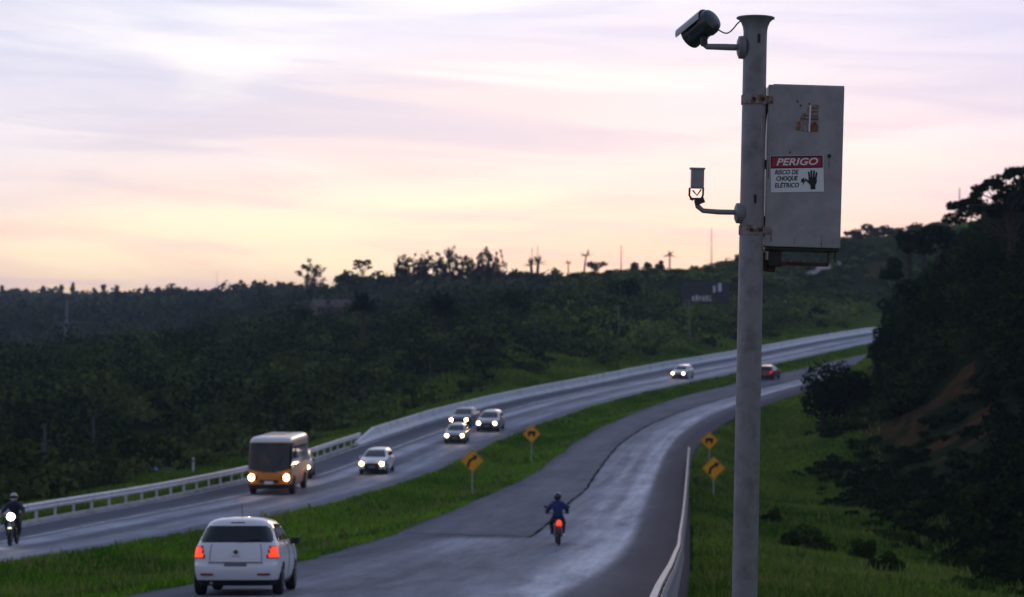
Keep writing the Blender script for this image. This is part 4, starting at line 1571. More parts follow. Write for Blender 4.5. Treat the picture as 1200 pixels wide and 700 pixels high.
        MB().tube([(0, yr + 0.030, sz(0.815)), (0, yr + 0.040, sz(0.815))], 0.036, 16).build('badge', 'trim_black', car, True)
        MB().box((0, yr + 0.050, sz(0.735)), (0.17, 0.01, 0.022)).build('model_badge', 'chrome', car)
        for s in (-1, 1):
            MB().box((s * 0.53, yr + 0.008, sz(0.40)), (0.24, 0.035, 0.04)).build('reflector', 'reflector', car, False, 0.006)
        MB().tube([(0.02, yr + 0.09, sz(1.015)), (0.25, yr + 0.11, sz(1.05)), (0.42, yr + 0.13, sz(1.06))], 0.010, 8).build('wiper', 'trim_black', car, True)
        MB().tube([(0, -0.9, sz(1.47)), (0, -1.05, sz(1.72))], [0.007, 0.004], 6).build('aerial', 'trim_black', car, True)
        MB().tube([(-0.45, yr + 0.02, sz(0.24)), (-0.45, yr + 0.3, sz(0.24))], 0.03, 12).build('exhaust', 'rim', car, True)
    MB().box((0, 0, sz(0.235)), (1.36, L_ - 0.55, 0.10)).build('underbody', 'black_rubber', car)
    for yw in (yw_f, yw_r):
        for s in (-1, 1):
            MB().box((s * 0.60, yw, sz(0.42)), (0.30, 0.66 * k, 0.44 * k)).build('wheel_well', 'black_rubber', car)
    return car


G_ON = 'oncoming cars with lit headlights'
make_car(290.5, 697, 40.3, R(0.6), HATCH, 'car_white', 'white hatchback driving away with glowing orange red tail lights', False, True, tail='tail_lamp')
make_car(442, 558, 115.5, R(-5.5), HATCH, 'car_white', 'white oncoming car with lit headlights, alone between the bus and the three cars', True, power=30, group=G_ON, scale=0.94)
make_car(535.5, 519, 140.5, R(-4), HATCH, 'car_silver', 'oncoming car with lit headlights in front of two others, nearest the median', True, power=30, group=G_ON, scale=0.88)
make_car(575, 503, 151.5, R(-8), HATCH, 'car_silver', 'silver oncoming car of the three together, nearest the yellow sign without an arrow', True, power=30, group=G_ON)
make_car(545, 499, 155.5, R(-12), SEDAN, 'car_grey', 'dark oncoming car of the three together, closest to the concrete barrier', True, power=30, group=G_ON, scale=0.94)
make_car(800, 439, 214, R(-20), HATCH, 'car_white', 'small distant oncoming car with lit headlights on the far bend', True, power=30, group=G_ON, scale=0.95)
make_car(901, 447, 213, R(-22), HATCH, 'car_red', 'small distant dark red car driving away, beside the pole', False, tail='tail_lamp_dim')
hid = make_car(350, 552, 112, R(2), HATCH, 'car_grey', 'car mostly hidden behind the orange bus, with lit headlights', True, power=30, group=G_ON)
MB().lathe([(0.02, -0.02), (0.12, 0.0), (0.09, 0.03), (0.01, 0.04)], (-0.30, 1.99, 0.62), 'y', 16).build('auxiliary_lamp', 'head_lamp', hid, True)

# ---- bus
BUS = [(0.34, 0.10, 6.82, 0.94, 14), (0.46, 0.02, 6.96, 1.01, 16), (0.80, 0.0, 7.0, 1.04, 18), (1.15, 0.0, 6.98, 1.04, 18), (1.30, 0.0, 6.95, 1.04, 18), (1.60, 0.0, 6.90, 1.04, 18), (2.0, 0.01, 6.82, 1.03, 18), (2.40, 0.03, 6.72, 1.02, 18),
       (2.54, 0.04, 6.67, 1.01, 16), (2.65, 0.07, 6.60, 0.98, 14), (2.73, 0.14, 6.46, 0.92, 12), (2.77, 0.3, 6.2, 0.8, 10), (2.785, 0.8, 5.8, 0.5, 8)]


def make_bus(px, py, D, yaw):
    x = (px - 600) / 2400 * D
    sl = float(road_z(D + 3) - road_z(D - 3)) / 6
    t = empty('bus', (x, D, float(road_z(D)) + 0.004), 0, 'orange and white minibus with lit headlights, coming towards the camera', 'bus', None, (math.atan(-sl), 0, math.pi + yaw))
    S = Shell(BUS, 160, 60, 3.5)
    fa, fb, fz, fy = np.abs(S.fa), S.fb, S.fz, S.fy
    holes = np.zeros(len(S.Fl), bool)
    ywf, ywr = 3.5 - 1.35, -3.5 + 1.5
    for yw in (ywf, ywr):
        holes |= (np.hypot(fy - yw, fz - 0.42) < 0.52) & (fa > 0.85) & (fb < 0.97) & (fb > -0.97)
    S.body('body', 'bus_orange', t, holes)
    S.panel('roof', (fz > 2.52), 'bus_white', t, 0.008)
    S.panel('side_panel', (S.fa > 0.93) & (fz > 1.0) & (fz < 2.5) & (fb < 0.93), 'bus_side', t, 0.004)
    S.panel('side_panel', (S.fa < -0.93) & (fz > 1.0) & (fz < 2.5) & (fb < 0.93), 'bus_side', t, 0.004)
    wz = fz - 0.12 * (1 - fa ** 2)      # lower edge of the windscreen sags in the middle
    ws = S.panel('windscreen', (fb > 0.80) & (fz > 1.30 - 0.20 * (1 - fa ** 2)) & (fz < 2.50), 'bus_glass', t, 0.010)
    for s in (-1, 1):
        for k in range(5):
            lo = -0.88 + k * 0.345
            S.panel('side_window', (S.fa * s > 0.93) & (fb > lo) & (fb < lo + 0.31) & (fz > 1.45) & (fz < 2.32), 'glass_dark', t, 0.010)
        hm = MB().lathe([(0.03, -0.03), (0.12, -0.02), (0.145, 0.0), (0.12, 0.03), (0.07, 0.045), (0.01, 0.05)], (0, 0, 0), 'y', 20)
        hm.v = [(v[0] * 0.95 + s * 0.84, v[1] + 3.505, v[2] * 1.1 + 0.86) for v in hm.v]
        hm.build('headlight', 'head_lamp', t, True)
        beam(t, (s * 0.84, 3.62, 0.86), 50)
        S.panel('indicator', (S.fa * s > 0.55) & (S.fa * s < 0.65) & (fb > 0.9) & (fz > 0.74) & (fz < 0.98), 'reflector', t, 0.012)
        m = MB().tube([(s * 1.02, 3.25, 2.45), (s * 1.26, 3.5, 2.40), (s * 1.27, 3.5, 2.2)], 0.02, 8).box((s * 1.27, 3.5, 2.0), (0.10, 0.08, 0.42))
        m.build('mirror', 'trim_black', t)
        for yw in (ywf, ywr):
            wheel(t, s * 0.95, yw, 0.42, 0.26)
            MB().box((s * 0.78, yw, 0.60), (0.40, 1.0, 0.60)).build('wheel_well', 'black_rubber', t)
        MB().tube([(s * 0.1, 3.49, 1.22), (s * 0.5, 3.50, 1.55), (s * 0.62, 3.48, 1.85)], 0.012, 6).build('wiper', 'trim_black', ws)
    S.panel('bumper', (fb > 0.8) & (fz < 0.55), 'trim_black', t, 0.03)
    S.panel('grille', (fb > 0.93) & (fa < 0.45) & (fz > 0.62) & (fz < 0.76), 'trim_black', t, 0.012)
    MB().box((0, 3.55, 0.62), (0.42, 0.02, 0.14)).build('number_plate', 'label_white', t)
    MB().box((0, 0, 0.45), (1.5, 6.2, 0.2)).build('underbody', 'black_rubber', t)
    MB().box((0.1, -0.6, 2.80), (0.8, 0.9, 0.07)).build('roof_hatch', 'bus_white', t, False, 0.02)
    # driver's bulkhead and seats, dark shapes behind the glass
    return t


make_bus(327.5, 578, 101.5, R(-1.5))


# ================================================================== motorcycles and riders
def make_bike(x, D, yaw, oncoming, label, scale=1.0):
    z = float(road_z(D))
    sl = float(road_z(D + 1) - road_z(D - 1)) / 2
    rot = (math.atan(-sl if oncoming else sl), 0, (math.pi if oncoming else 0) + yaw)
    t = empty('motorcycle', (x, D, z + 0.004), 0, label, 'motorcycle', None, rot)
    for y in (-0.62, 0.66):
        o = MB().lathe([(0.23, -0.045), (0.275, -0.05), (0.30, -0.02), (0.305, 0), (0.30, 0.02), (0.275, 0.05), (0.23, 0.045)], (0, 0, 0), 'x', 30).build('wheel', 'tyre', t, True)
        o.location = (0, y, 0.305)
        h = MB().lathe([(0.04, -0.06), (0.05, -0.03), (0.05, 0.03), (0.04, 0.06)], (0, 0, 0), 'x', 12)
        for k in range(8):
            a = k * math.pi / 4
            h.box((0, math.cos(a) * 0.14, math.sin(a) * 0.14), (0.012, 0.016, 0.20), (a - math.pi / 2, 0, 0))
        h.build('rim', 'rim', o)
    MB().tube([(0, -0.25, 0.72), (0, 0.1, 0.68), (0, 0.42, 0.86), (0, 0.45, 0.95)], 0.035, 10).tube([(0, 0.35, 0.8), (0, 0.28, 0.4), (0, -0.1, 0.3), (0, -0.2, 0.6)], 0.03, 10).build('frame', 'trim_black', t, True)
    MB().box((0, 0.05, 0.42), (0.26, 0.36, 0.30), None, 0.8).tube([(0, 0.12, 0.5), (0, 0.2, 0.62)], [0.09, 0.08], 12).build('engine', 'trim_black', t, False, 0.03)
    MB().tube([(0, -0.02, 0.80), (0, 0.08, 0.86), (0, 0.25, 0.88), (0, 0.38, 0.84)], [0.07, 0.13, 0.135, 0.07], 16).build('fuel_tank', 'car_red', t, True)
    MB().box((0, -0.28, 0.79), (0.24, 0.62, 0.09)).box((0, -0.52, 0.83), (0.20, 0.2, 0.06)).build('seat', 'black_rubber', t, False, 0.03)
    MB().tube([(0.07, 0.66, 0.31), (0.07, 0.46, 0.98)], 0.022, 8).tube([(-0.07, 0.66, 0.31), (-0.07, 0.46, 0.98)], 0.022, 8).build('fork', 'rim', t, True)
    MB().tube([(0.08, -0.62, 0.305), (0.08, -0.1, 0.36)], 0.022, 8).tube([(-0.08, -0.62, 0.305), (-0.08, -0.1, 0.36)], 0.022, 8).tube([(0.11, -0.52, 0.34), (0.11, -0.40, 0.74)], 0.025, 8).tube([(-0.11, -0.52, 0.34), (-0.11, -0.40, 0.74)], 0.025, 8).build('swing_arm', 'rim', t, True)
    hb = MB().tube([(-0.40, 0.36, 1.02), (-0.24, 0.42, 1.04), (0, 0.46, 0.98), (0.24, 0.42, 1.04), (0.40, 0.36, 1.02)], 0.014, 8).build('handlebar', 'trim_black', t, True)
    for s in (-1, 1):
        MB().tube([(s * 0.27, 0.42, 1.04), (s * 0.36, 0.44, 1.20)], 0.007, 6).box((s * 0.38, 0.44, 1.24), (0.13, 0.02, 0.08)).build('mirror', 'trim_black', hb)
        MB().tube([(s * 0.05, -0.02, 0.34), (s * 0.24, -0.02, 0.34)], 0.014, 8).build('foot_peg', 'rim', t)
        MB().tube([(s * 0.10, -0.66, 0.74), (s * 0.17, -0.66, 0.74)], 0.022, 8).build('indicator', 'reflector', t)
    MB().tube([(0.14, 0.1, 0.28), (0.15, -0.3, 0.30), (0.16, -0.78, 0.36)], [0.03, 0.045, 0.05], 12).build('exhaust', 'chrome', t, True)
    # mudguards
    for y, a0, a1, nm in ((-0.62, 55, 165, 'mudguard'), (0.66, 20, 140, 'mudguard')):
        v, f = [], []
        nn = 10
        for k in range(nn + 1):
            a = R(a0 + (a1 - a0) * k / nn)
            for w in (-0.065, 0.065):
                for r_ in (0.335, 0.345):
                    v.append((w, y + math.cos(a) * r_, 0.305 + math.sin(a) * r_))
        for k in range(nn):
            b_ = 4 * k
            f += [(b_, b_ + 4, b_ + 6, b_ + 2), (b_ + 1, b_ + 3, b_ + 7, b_ + 5), (b_, b_ + 1, b_ + 5, b_ + 4), (b_ + 2, b_ + 6, b_ + 7, b_ + 3)]
        f += [(0, 2, 3, 1), (4 * nn, 4 * nn + 1, 4 * nn + 3, 4 * nn + 2)]
        MB().add(v, f).build(nm, 'car_black', t)
    MB().tube([(0, -0.66, 0.80), (0, -0.73, 0.74), (0, -0.74, 0.66)], [0.07, 0.10, 0.085], 14).build('tail_light', 'tail_lamp' if not oncoming else 'reflector', t, True)
    MB().box((0, -0.82, 0.50), (0.17, 0.012, 0.13), (R(-15), 0, 0)).build('number_plate', 'plate', t)
    if oncoming:
        MB().tube([(0, 0.50, 0.98), (0, 0.60, 0.975)], [0.10, 0.125], 18).build('headlight_shell', 'car_black', t, True)
        MB().tube([(0, 0.60, 0.975), (0, 0.625, 0.97)], [0.125, 0.115], 18).build('headlight', 'head_lamp_white', t, True)
        beam(t, (0, 0.70, 0.95), 90, (1.0, 0.93, 0.82))
    else:
        MB().tube([(0, 0.50, 0.94), (0, 0.60, 0.935)], [0.07, 0.10], 14).build('headlight_shell', 'chrome', t, True)
    return t, rot


def make_rider(x, D, rot, label, jacket, helmet):
    p = empty('person', (x, D, float(road_z(D)) + 0.004), 0, label, 'person', None, rot)
    J = {'pel': ((0, -0.17, 0.90), 0.135), 'sp': ((0, -0.13, 1.08), 0.135), 'ch': ((0, -0.06, 1.28), 0.165), 'nb': ((0, -0.01, 1.42), 0.075), 'nk': ((0, 0.02, 1.48), 0.058),
         'hd': ((0, 0.05, 1.56), 0.085), 'ht': ((0, 0.05, 1.66), 0.075)}
    E_ = [('pel', 'sp', 'torso'), ('sp', 'ch', 'torso'), ('ch', 'nb', 'torso'), ('nb', 'nk', 'neck'), ('nk', 'hd', 'head'), ('hd', 'ht', 'head')]
    for s, q in ((-1, 'l'), (1, 'r')):
        J['sh' + q] = ((s * 0.185, -0.05, 1.345), 0.078)
        J['el' + q] = ((s * 0.335, 0.13, 1.15), 0.053)
        J['wr' + q] = ((s * 0.345, 0.33, 1.06), 0.036)
        J['ha' + q] = ((s * 0.34, 0.385, 1.05), 0.036)
        J['hi' + q] = ((s * 0.10, -0.14, 0.88), 0.105)
        J['kn' + q] = ((s * 0.215, 0.24, 0.74), 0.075)
        J['an' + q] = ((s * 0.185, -0.05, 0.42), 0.048)
        J['to' + q] = ((s * 0.20, 0.12, 0.375), 0.040)
        E_ += [('ch', 'sh' + q, 'torso'), ('sh' + q, 'el' + q, 'arm'), ('el' + q, 'wr' + q, 'arm'), ('wr' + q, 'ha' + q, 'hand'), ('pel', 'hi' + q, 'leg'), ('hi' + q, 'kn' + q, 'leg'), ('kn' + q, 'an' + q, 'leg'), ('an' + q, 'to' + q, 'foot')]
    names = list(J)
    me = bpy.data.meshes.new('body')
    me.from_pydata([J[n][0] for n in names], [(names.index(a), names.index(b)) for a, b, _ in E_], [])
    o = bpy.data.objects.new('body_skeleton', me)
    COL.objects.link(o)
    sk = o.modifiers.new('skin', 'SKIN')
    for i, n in enumerate(names):
        sv_ = me.skin_vertices[0].data[i]
        sv_.radius = (J[n][1], J[n][1] * (0.78 if n in ('ch', 'sp', 'pel') else 1.0))
        sv_.use_root = (n == 'pel')
    sb = o.modifiers.new('sub', 'SUBSURF')
    sb.levels = 2
    sb.render_levels = 2
    bpy.context.view_layer.update()
    bm_ = bpy.data.meshes.new_from_object(o.evaluated_get(bpy.context.evaluated_depsgraph_get()))
    bpy.data.objects.remove(o)
    V = np.array([v.co[:] for v in bm_.vertices])
    NR = np.array([v.normal[:] for v in bm_.vertices])
    FF = [tuple(q.vertices) for q in bm_.polygons]
    seg = [(np.array(J[a][0]), np.array(J[b][0]), k) for a, b, k in E_]

    def kind_of(c):
        best, bk = 9e9, ''
        for a, b, k in seg:
            d = b - a
            t_ = np.clip(np.dot(c - a, d) / np.dot(d, d), 0, 1)
            q = np.linalg.norm(c - a - d * t_)
            if q < best:
                best, bk = q, k
        return bk
    kinds = [kind_of(V[list(f)].mean(0)) for f in FF]
    # fingers closed round the grips, thumb underneath
    fv, ff = V.tolist(), list(FF)
    mbh = MB()
    for s in (-1, 1):
        for k in range(4):
            bx_ = s * (0.30 + 0.022 * k)
            ln_ = (0.9, 1.0, 0.96, 0.8)[k]
            mbh.tube([(bx_, 0.37, 1.068), (bx_, 0.37 + 0.045 * ln_, 1.066), (bx_, 0.395 + 0.04 * ln_, 1.035), (bx_, 0.375, 1.010)], [0.011, 0.011, 0.0095, 0.008], 8)
        mbh.tube([(s * 0.295, 0.36, 1.045), (s * 0.275, 0.365, 1.02), (s * 0.285, 0.395, 1.005)], [0.013, 0.011, 0.009], 8)
    b0_ = len(fv)
    fv += [tuple(q) for q in mbh.v]
    ff += [tuple(i + b0_ for i in q) for q in mbh.f]
    me2 = bpy.data.meshes.new('body')
    me2.from_pydata(fv, [], ff)
    for q in me2.polygons:
        q.use_smooth = True
    me2.materials.append(MATS['skin'])
    body = bpy.data.objects.new('body', me2)
    COL.objects.link(body)
    body.parent = p

    def cloth(name, sel, mat, out):
        fs = [f for f, k in zip(FF, kinds) if k in sel]
        u = sorted({i for f in fs for i in f})
        ix = {v: i for i, v in enumerate(u)}
        w = V[u] + NR[u] * out
        w = w + 0.006 * np.sin(w[:, [2, 0, 1]] * 55)      # folds
        m = bpy.data.meshes.new(name)
        m.from_pydata(w.tolist(), [], [tuple(ix[i] for i in f) for f in fs])
        for q in m.polygons:
            q.use_smooth = True
        m.materials.append(MATS[mat])
        c = bpy.data.objects.new(name, m)
        COL.objects.link(c)
        c.parent = p
        return c
    cloth('jacket', ('torso', 'arm', 'neck'), jacket, 0.022)
    cloth('trousers', ('leg',), 'trousers_dark', 0.014)
    cloth('shoes', ('foot',), 'shoe', 0.012)
    # helmet with a visor, chin bar, face left showing behind the visor
    hm = MB()
    prof = []
    for k in range(13):
        a = R(-52 + 142 * k / 12)
        prof.append((max(0.135 * math.cos(a), 0.004), 0.135 * 1.08 * math.sin(a)))
    hm.lathe(prof, (0, 0, 0), 'z', 26)
    hm.v = [(v[0] * 0.96, v[1] * 1.10 + 0.05, v[2] + 1.605) for v in hm.v]
    hel = hm.build('helmet', helmet, p, True)
    vv, vf = [], []
    for i in range(3):
        for k in range(13):
            a = R(20 + 140 * k / 12)
            rr_ = 0.1355 + 0.004
            vv.append((math.cos(a) * rr_ * 0.97, math.sin(a) * rr_ * 1.11 + 0.05, 1.575 + 0.04 * i))
    for i in range(2):
        for k in range(12):
            vf.append((i * 13 + k, i * 13 + k + 1, (i + 1) * 13 + k + 1, (i + 1) * 13 + k))
    MB().add(vv, vf).build('visor', 'glass_dark', hel, True)
    return p


xb = (653.5 - 600) / 2400 * 69.5
t_, ro = make_bike(xb, 69.5, R(2), False, 'dark motorcycle driving away with a glowing red tail light', 1.0)
make_rider(xb, 69.5, ro, 'person in a blue jacket and black helmet riding the motorcycle that drives away', 'jacket_blue', 'helmet_black')
xb = (17 - 600) / 2400 * 69.0
t_, ro = make_bike(xb, 69.0, R(4), True, 'oncoming motorcycle with a bright headlight at the picture\'s left edge', 1.0)
make_rider(xb, 69.0, ro, 'person in dark clothes and pale helmet riding the oncoming motorcycle', 'jacket_navy', 'helmet_grey')


# ================================================================== vegetation helpers
def leaf_cloud(cen, rad, per, size, tone, squash=0.35, up=0.15, jit_n=0.38, shell=0.5):
    """Leaf-clump quads in ellipsoids. cen (n,3), rad (n,3), per quads each, size (n,), tone (n,). Returns verts, faces, tones."""
    cen, rad = np.asarray(cen, float), np.asarray(rad, float)
    n = len(cen)
    N = n * per
    d = rng.normal(size=(N, 3))
    d /= np.linalg.norm(d, axis=1, keepdims=True)
    r_ = (shell + (1 - shell) * rng.random(N)) ** 0.6
    ci = np.repeat(np.arange(n), per)
    p = cen[ci] + d * r_[:, None] * rad[ci]
    nn = d + jit_n * rng.normal(size=(N, 3))
    nn[:, 2] += up
    nn /= np.linalg.norm(nn, axis=1, keepdims=True)
    a = np.cross(nn, rng.normal(size=(N, 3)))
    a /= np.linalg.norm(a, axis=1, keepdims=True) + 1e-9
    b = np.cross(nn, a)
    s = (np.asarray(size)[ci] * rng.uniform(0.6, 1.35, N))[:, None]
    k1 = rng.uniform(0.45, 1.0, (N, 1))
    bend = rng.uniform(-0.25, 0.25, (N, 1))
    v = np.stack([p - a * s * 0.5, p - b * s * 0.5 * k1 + nn * s * bend, p + a * s * 0.5, p + b * s * 0.5 * k1 + nn * s * bend], 1).reshape(-1, 3)
    f = np.arange(N * 4).reshape(N, 4)
    tn = np.clip(np.asarray(tone)[ci] + rng.normal(0, 0.16, N), 0, 1)
    return v, f, tn


def lobes_of(cx, cy, cz, rx, ry, rz, k, spread=0.62, lob=(0.36, 0.58)):
    c, r_ = [], []
    for i in range(k):
        d = rng.normal(size=3)
        d /= np.linalg.norm(d)
        q = rng.uniform(0.35, 1.0) * spread
        c.append((cx + d[0] * rx * q, cy + d[1] * ry * q, cz + d[2] * rz * q))
        w = rng.uniform(*lob)
        r_.append((rx * w, ry * w, rz * w * 0.85))
    return c, r_


def stuff_mass(name, pts, mat, label, lobes, per, leaf):
    """pts: rows of (x, y, z_ground, radius, height, tone)."""
    cs, rs, ss, ts = [], [], [], []
    for x, y, z, r_, h_, t in pts:
        c, q = lobes_of(x, y, z + h_ * 0.45, r_, r_, h_ * 0.58, lobes)
        cs += c
        rs += q
        ss += [leaf * (0.75 + 0.1 * r_)] * lobes
        ts += list(np.clip(t + rng.normal(0, 0.13, lobes), 0, 1))
    v, f, tn = leaf_cloud(cs, rs, per, ss, ts)
    o = mesh_np(name, v, f, mat, None, False, {'tone': ('FACE', tn)})
    finish(o, label, None, None, 'stuff')
    return o


def scatter(n, px0, px1, D0, D1, ok, power=1.0):
    """Random ground points inside a wedge of the view, thinned by ok(x, y)."""
    u = rng.random(n)
    D = (D0 ** (power + 1) + u * (D1 ** (power + 1) - D0 ** (power + 1))) ** (1 / (power + 1))
    x = (rng.uniform(px0, px1, n) - 600) / 2400 * D
    m = ok(x, D)
    x, D = x[m], D[m]
    return x, D, ground(x, D)


def clump(x, y, s=0.03, ph=0.0):
    """Slow patchiness used for density, size and tone of scrub."""
    return 0.5 + 0.25 * (np.sin(x * s * 2.1 + ph + 2 * np.sin(y * s + ph)) + np.sin(y * s * 1.7 - ph + 1.5 * np.sin(x * s * 1.3)))


def left_of(x, D, m):
    return (LF(np.clip(D, -60, 430)) - x) > m


# ---- scrub and trees of the valley beyond the far carriageway
x, D, z = scatter(2100, -170, 760, 70, 330, lambda x, D: left_of(x, D, 5.0) & (x < 0.03 * D + 6))
cl = clump(x, D, 0.05, 0.4)
big = rng.random(len(x))
edge = LF(D) - x
h_ = np.where(big > 0.84, rng.uniform(3.2, 5.0, len(x)), rng.uniform(1.1, 2.6, len(x))) * (0.7 + 0.6 * cl)
h_ = np.where((big > 0.965) & (edge > 25), rng.uniform(5.0, 7.0, len(x)), h_)
h_ = np.minimum(h_, 0.8 + 0.28 * edge)
# keep clear of the verge that stays grassy on the bend
keep = (edge > 9 + 5 * cl) | (D < 165) | ((edge > 5) & (rng.random(len(x)) > 0.7))
tn_ = 0.45 * cl + 0.55 * clump(x, D, 0.16, 2.0) - 0.04 - 0.38 * (h_ > 3.0)
pts = np.stack([x, D, z - 0.2, h_ * rng.uniform(0.6, 1.15, len(x)) + 0.5, h_, np.clip(tn_ + rng.normal(0, 0.26, len(x)), 0, 1)], 1)[keep]
stuff_mass('undergrowth', pts, 'leaf_valley', 'dense dark green scrub and trees filling the valley beyond the far carriageway', 5, 31, 0.44)

# ---- scrub on the hillside above the bend, up to the ridge
x, D, z = scatter(2300, 560, 1130, 205, 470, lambda x, D: left_of(x, D, 7.0) & (x >= 0.03 * D + 6 - 12))
cl = clump(x, D, 0.06, 1.7)
edge = LF(np.clip(D, -60, 430)) - x
keep = ((cl > 0.34) | (rng.random(len(x)) > 0.55)) & ((edge > 14) | (rng.random(len(x)) > 0.5))
h_ = np.where(rng.random(len(x)) > 0.85, rng.uniform(3.0, 5.0, len(x)), rng.uniform(1.0, 2.6, len(x))) * (0.7 + 0.5 * cl)
h_ = np.where(D > 365, np.minimum(h_, 2.0), h_)
pts = np.stack([x, D, z - 0.2, h_ * rng.uniform(0.6, 1.0, len(x)) + 0.4, h_, np.clip(cl * 0.7 + rng.normal(0, 0.2, len(x)) - 0.1, 0, 1)], 1)[keep]
stuff_mass('undergrowth', pts, 'leaf_hill', 'patchy scrub and small trees on the hillside above the bend', 5, 22, 0.5)

# ---- woods between valley and ridge, and the far hazy forest
x, D, z = scatter(1500, -170, 640, 320, 560, lambda x, D: left_of(x, D, 20.0))
cl = clump(x, D, 0.03, 2.2)
h_ = rng.uniform(3.0, 5.5, len(x)) * (0.75 + 0.5 * cl)
pts = np.stack([x, D, z - 0.3, h_ * rng.uniform(0.55, 0.85, len(x)) + 0.6, h_, np.clip(cl * 0.8 + rng.normal(0, 0.15, len(x)) - 0.1, 0, 1)], 1)
stuff_mass('woods', pts, 'leaf_far', 'dusky woods on the low hills behind the valley scrub', 4, 24, 0.8)
x, D, z = scatter(1500, -170, 560, 540, 1150, lambda x, D: x < 1e9)
h_ = rng.uniform(6.0, 10.5, len(x)) * np.where(rng.random(len(x)) > 0.9, 1.25, 1.0)
pts = np.stack([x, D, z - 0.3, h_ * rng.uniform(0.5, 0.75, len(x)) + 0.6, h_, rng.uniform(0.1, 0.7, len(x))], 1)
stuff_mass('forest', pts, 'leaf_far', 'hazy blue grey forest along the far skyline', 4, 22, 1.3)

# ---- bank on the near side: dark thicket in the ditch and trees up the slope
def bank_ok(x, D):
    rr = RR(np.clip(D, -60, 430))
    e = x - rr
    lim = np.interp(D, [40, 52, 66, 80, 100, 125, 150, 175, 210, 300], [8.8, 8.2, 8.8, 9.2, 8.2, 7.8, 8.0, 5.5, 5, 5])
    s = np.zeros_like(x)
    for hx_, hy_, rx, ry, rot in SCARS:
        s = np.maximum(s, blob(x, D, hx_, hy_, rx * 1.15 + 0.3, ry * 1.15 + 0.3, rot))
    clear = (x / D > 0.178) | (D < 152)      # the far bend stays in view past the bank's end
    return (e > lim + rng.normal(0, 0.7, len(x))) & (s < 0.42) & clear


x, D, z = scatter(4300, 860, 1420, 40, 250, bank_ok, 0.8)
cl = clump(x, D, 0.09, 0.9)
up_ = sstep(z, 6, 12)
h_ = rng.uniform(0.9, 2.0, len(x)) * (0.7 + 0.5 * cl) + up_ * rng.uniform(0.2, 2.2, len(x))
e = x - RR(D)
limn = np.interp(D, [40, 52, 66, 80, 100, 125, 150, 175, 210, 300], [8.8, 8.2, 8.8, 9.2, 8.2, 7.8, 8.0, 5.5, 5, 5])
h_ = np.minimum(h_, 0.5 + 0.25 * np.maximum(e - limn, 0))
cl = cl + 0.45 * np.exp(-np.maximum(e - limn, 0) / 1.6)
for hx_, hy_, rx, ry, rot in SCARS[:13]:          # only low growth just below the bare earth
    m = (np.abs(x / D - hx_ / hy_) < 0.012) & (D < hy_) & (D > hy_ - 14)
    h_ = np.where(m, np.minimum(h_, 0.5), h_)
pts = np.stack([x, D, z - 0.15, h_ * rng.uniform(0.6, 0.95, len(x)) + 0.3, h_, np.clip(cl * 0.6 + rng.normal(0, 0.2, len(x)) - 0.1, 0, 1)], 1)
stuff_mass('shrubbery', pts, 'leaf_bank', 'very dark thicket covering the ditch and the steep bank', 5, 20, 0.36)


# ---- blades of grass
def blades(name, n, D0, D1, xl, xr, h0, h1, mat, label, tone_s=0.07, dens_pow=-1.2):
    u = rng.random(n)
    k = dens_pow + 1
    D = (D0 ** k + u * (D1 ** k - D0 ** k)) ** (1 / k) if abs(k) > 1e-6 else D0 * (D1 / D0) ** u
    x = xl(D) + (xr(D) - xl(D)) * rng.random(n)
    z = ground(x, D)
    grow = 0.5 + 0.012 * D
    cl_ = clump(x, D, tone_s * 4, 0.3)
    h_ = rng.uniform(h0, h1, n) * (0.6 + 0.8 * cl_)
    w = rng.uniform(0.016, 0.034, n) * (1 + D * 0.02)
    a = rng.uniform(0, np.pi, n)
    dx_, dy_ = np.cos(a) * w, np.sin(a) * w
    lx, ly = rng.normal(0, 0.35, n) * h_, rng.normal(0, 0.35, n) * h_
    v = np.stack([np.stack([x - dx_, D - dy_, z - 0.03], -1), np.stack([x + dx_, D + dy_, z - 0.03], -1), np.stack([x + lx, D + ly, z + h_], -1)], 1).reshape(-1, 3)
    f = np.arange(n * 3).reshape(n, 3)
    tn = np.clip(0.55 * clump(x, D, tone_s, 1.1) + 0.55 * clump(x, D, tone_s * 5, 2.3) - 0.12 + rng.normal(0, 0.22, n), 0, 1)
    o = mesh_np(name, v, f, mat, None, False, {'tone': ('FACE', tn)})
    finish(o, label, None, None, 'stuff')
    return o


blades('grass', 190000, 30, 330, lambda D: LN(D) - 0.10 - 0.22 * np.sin(D * 0.9) ** 2 * np.sin(D * 0.37) ** 2, lambda D: RL(D) + 0.12 + 0.30 * np.sin(D * 0.7) ** 2 * np.sin(D * 0.23) ** 2, 0.06, 0.20, 'blade', 'bright green grass of the median between the carriageways')
blades('grass', 170000, 26, 190, lambda D: RR(D) + 0.15, lambda D: RR(D) + np.interp(D, [26, 45, 66, 80, 100, 150, 190], [16, 15, 11.5, 10, 10, 11, 8]), 0.07, 0.24, 'blade_verge', 'rough green grass on the slope behind the near guard rail')
blades('grass', 70000, 55, 330, lambda D: LF(D) - np.interp(D, [55, 140, 190, 330], [5, 8, 14, 13]), lambda D: LF(D) - 0.75, 0.15, 0.5, 'blade_dry', 'rank yellowish green grass behind the barrier on the far carriageway')

blades('grass', 14000, 30, 300, lambda D: LN(D) + 0.1, lambda D: RL(D) - 0.1, 0.15, 0.36, 'blade_straw', 'dry straw coloured tufts scattered through the median grass', 0.2)
blades('grass', 18000, 26, 170, lambda D: RR(D) + 0.3, lambda D: RR(D) + 12, 0.15, 0.40, 'blade_straw', 'dry straw coloured tufts scattered over the slope behind the near guard rail', 0.2)


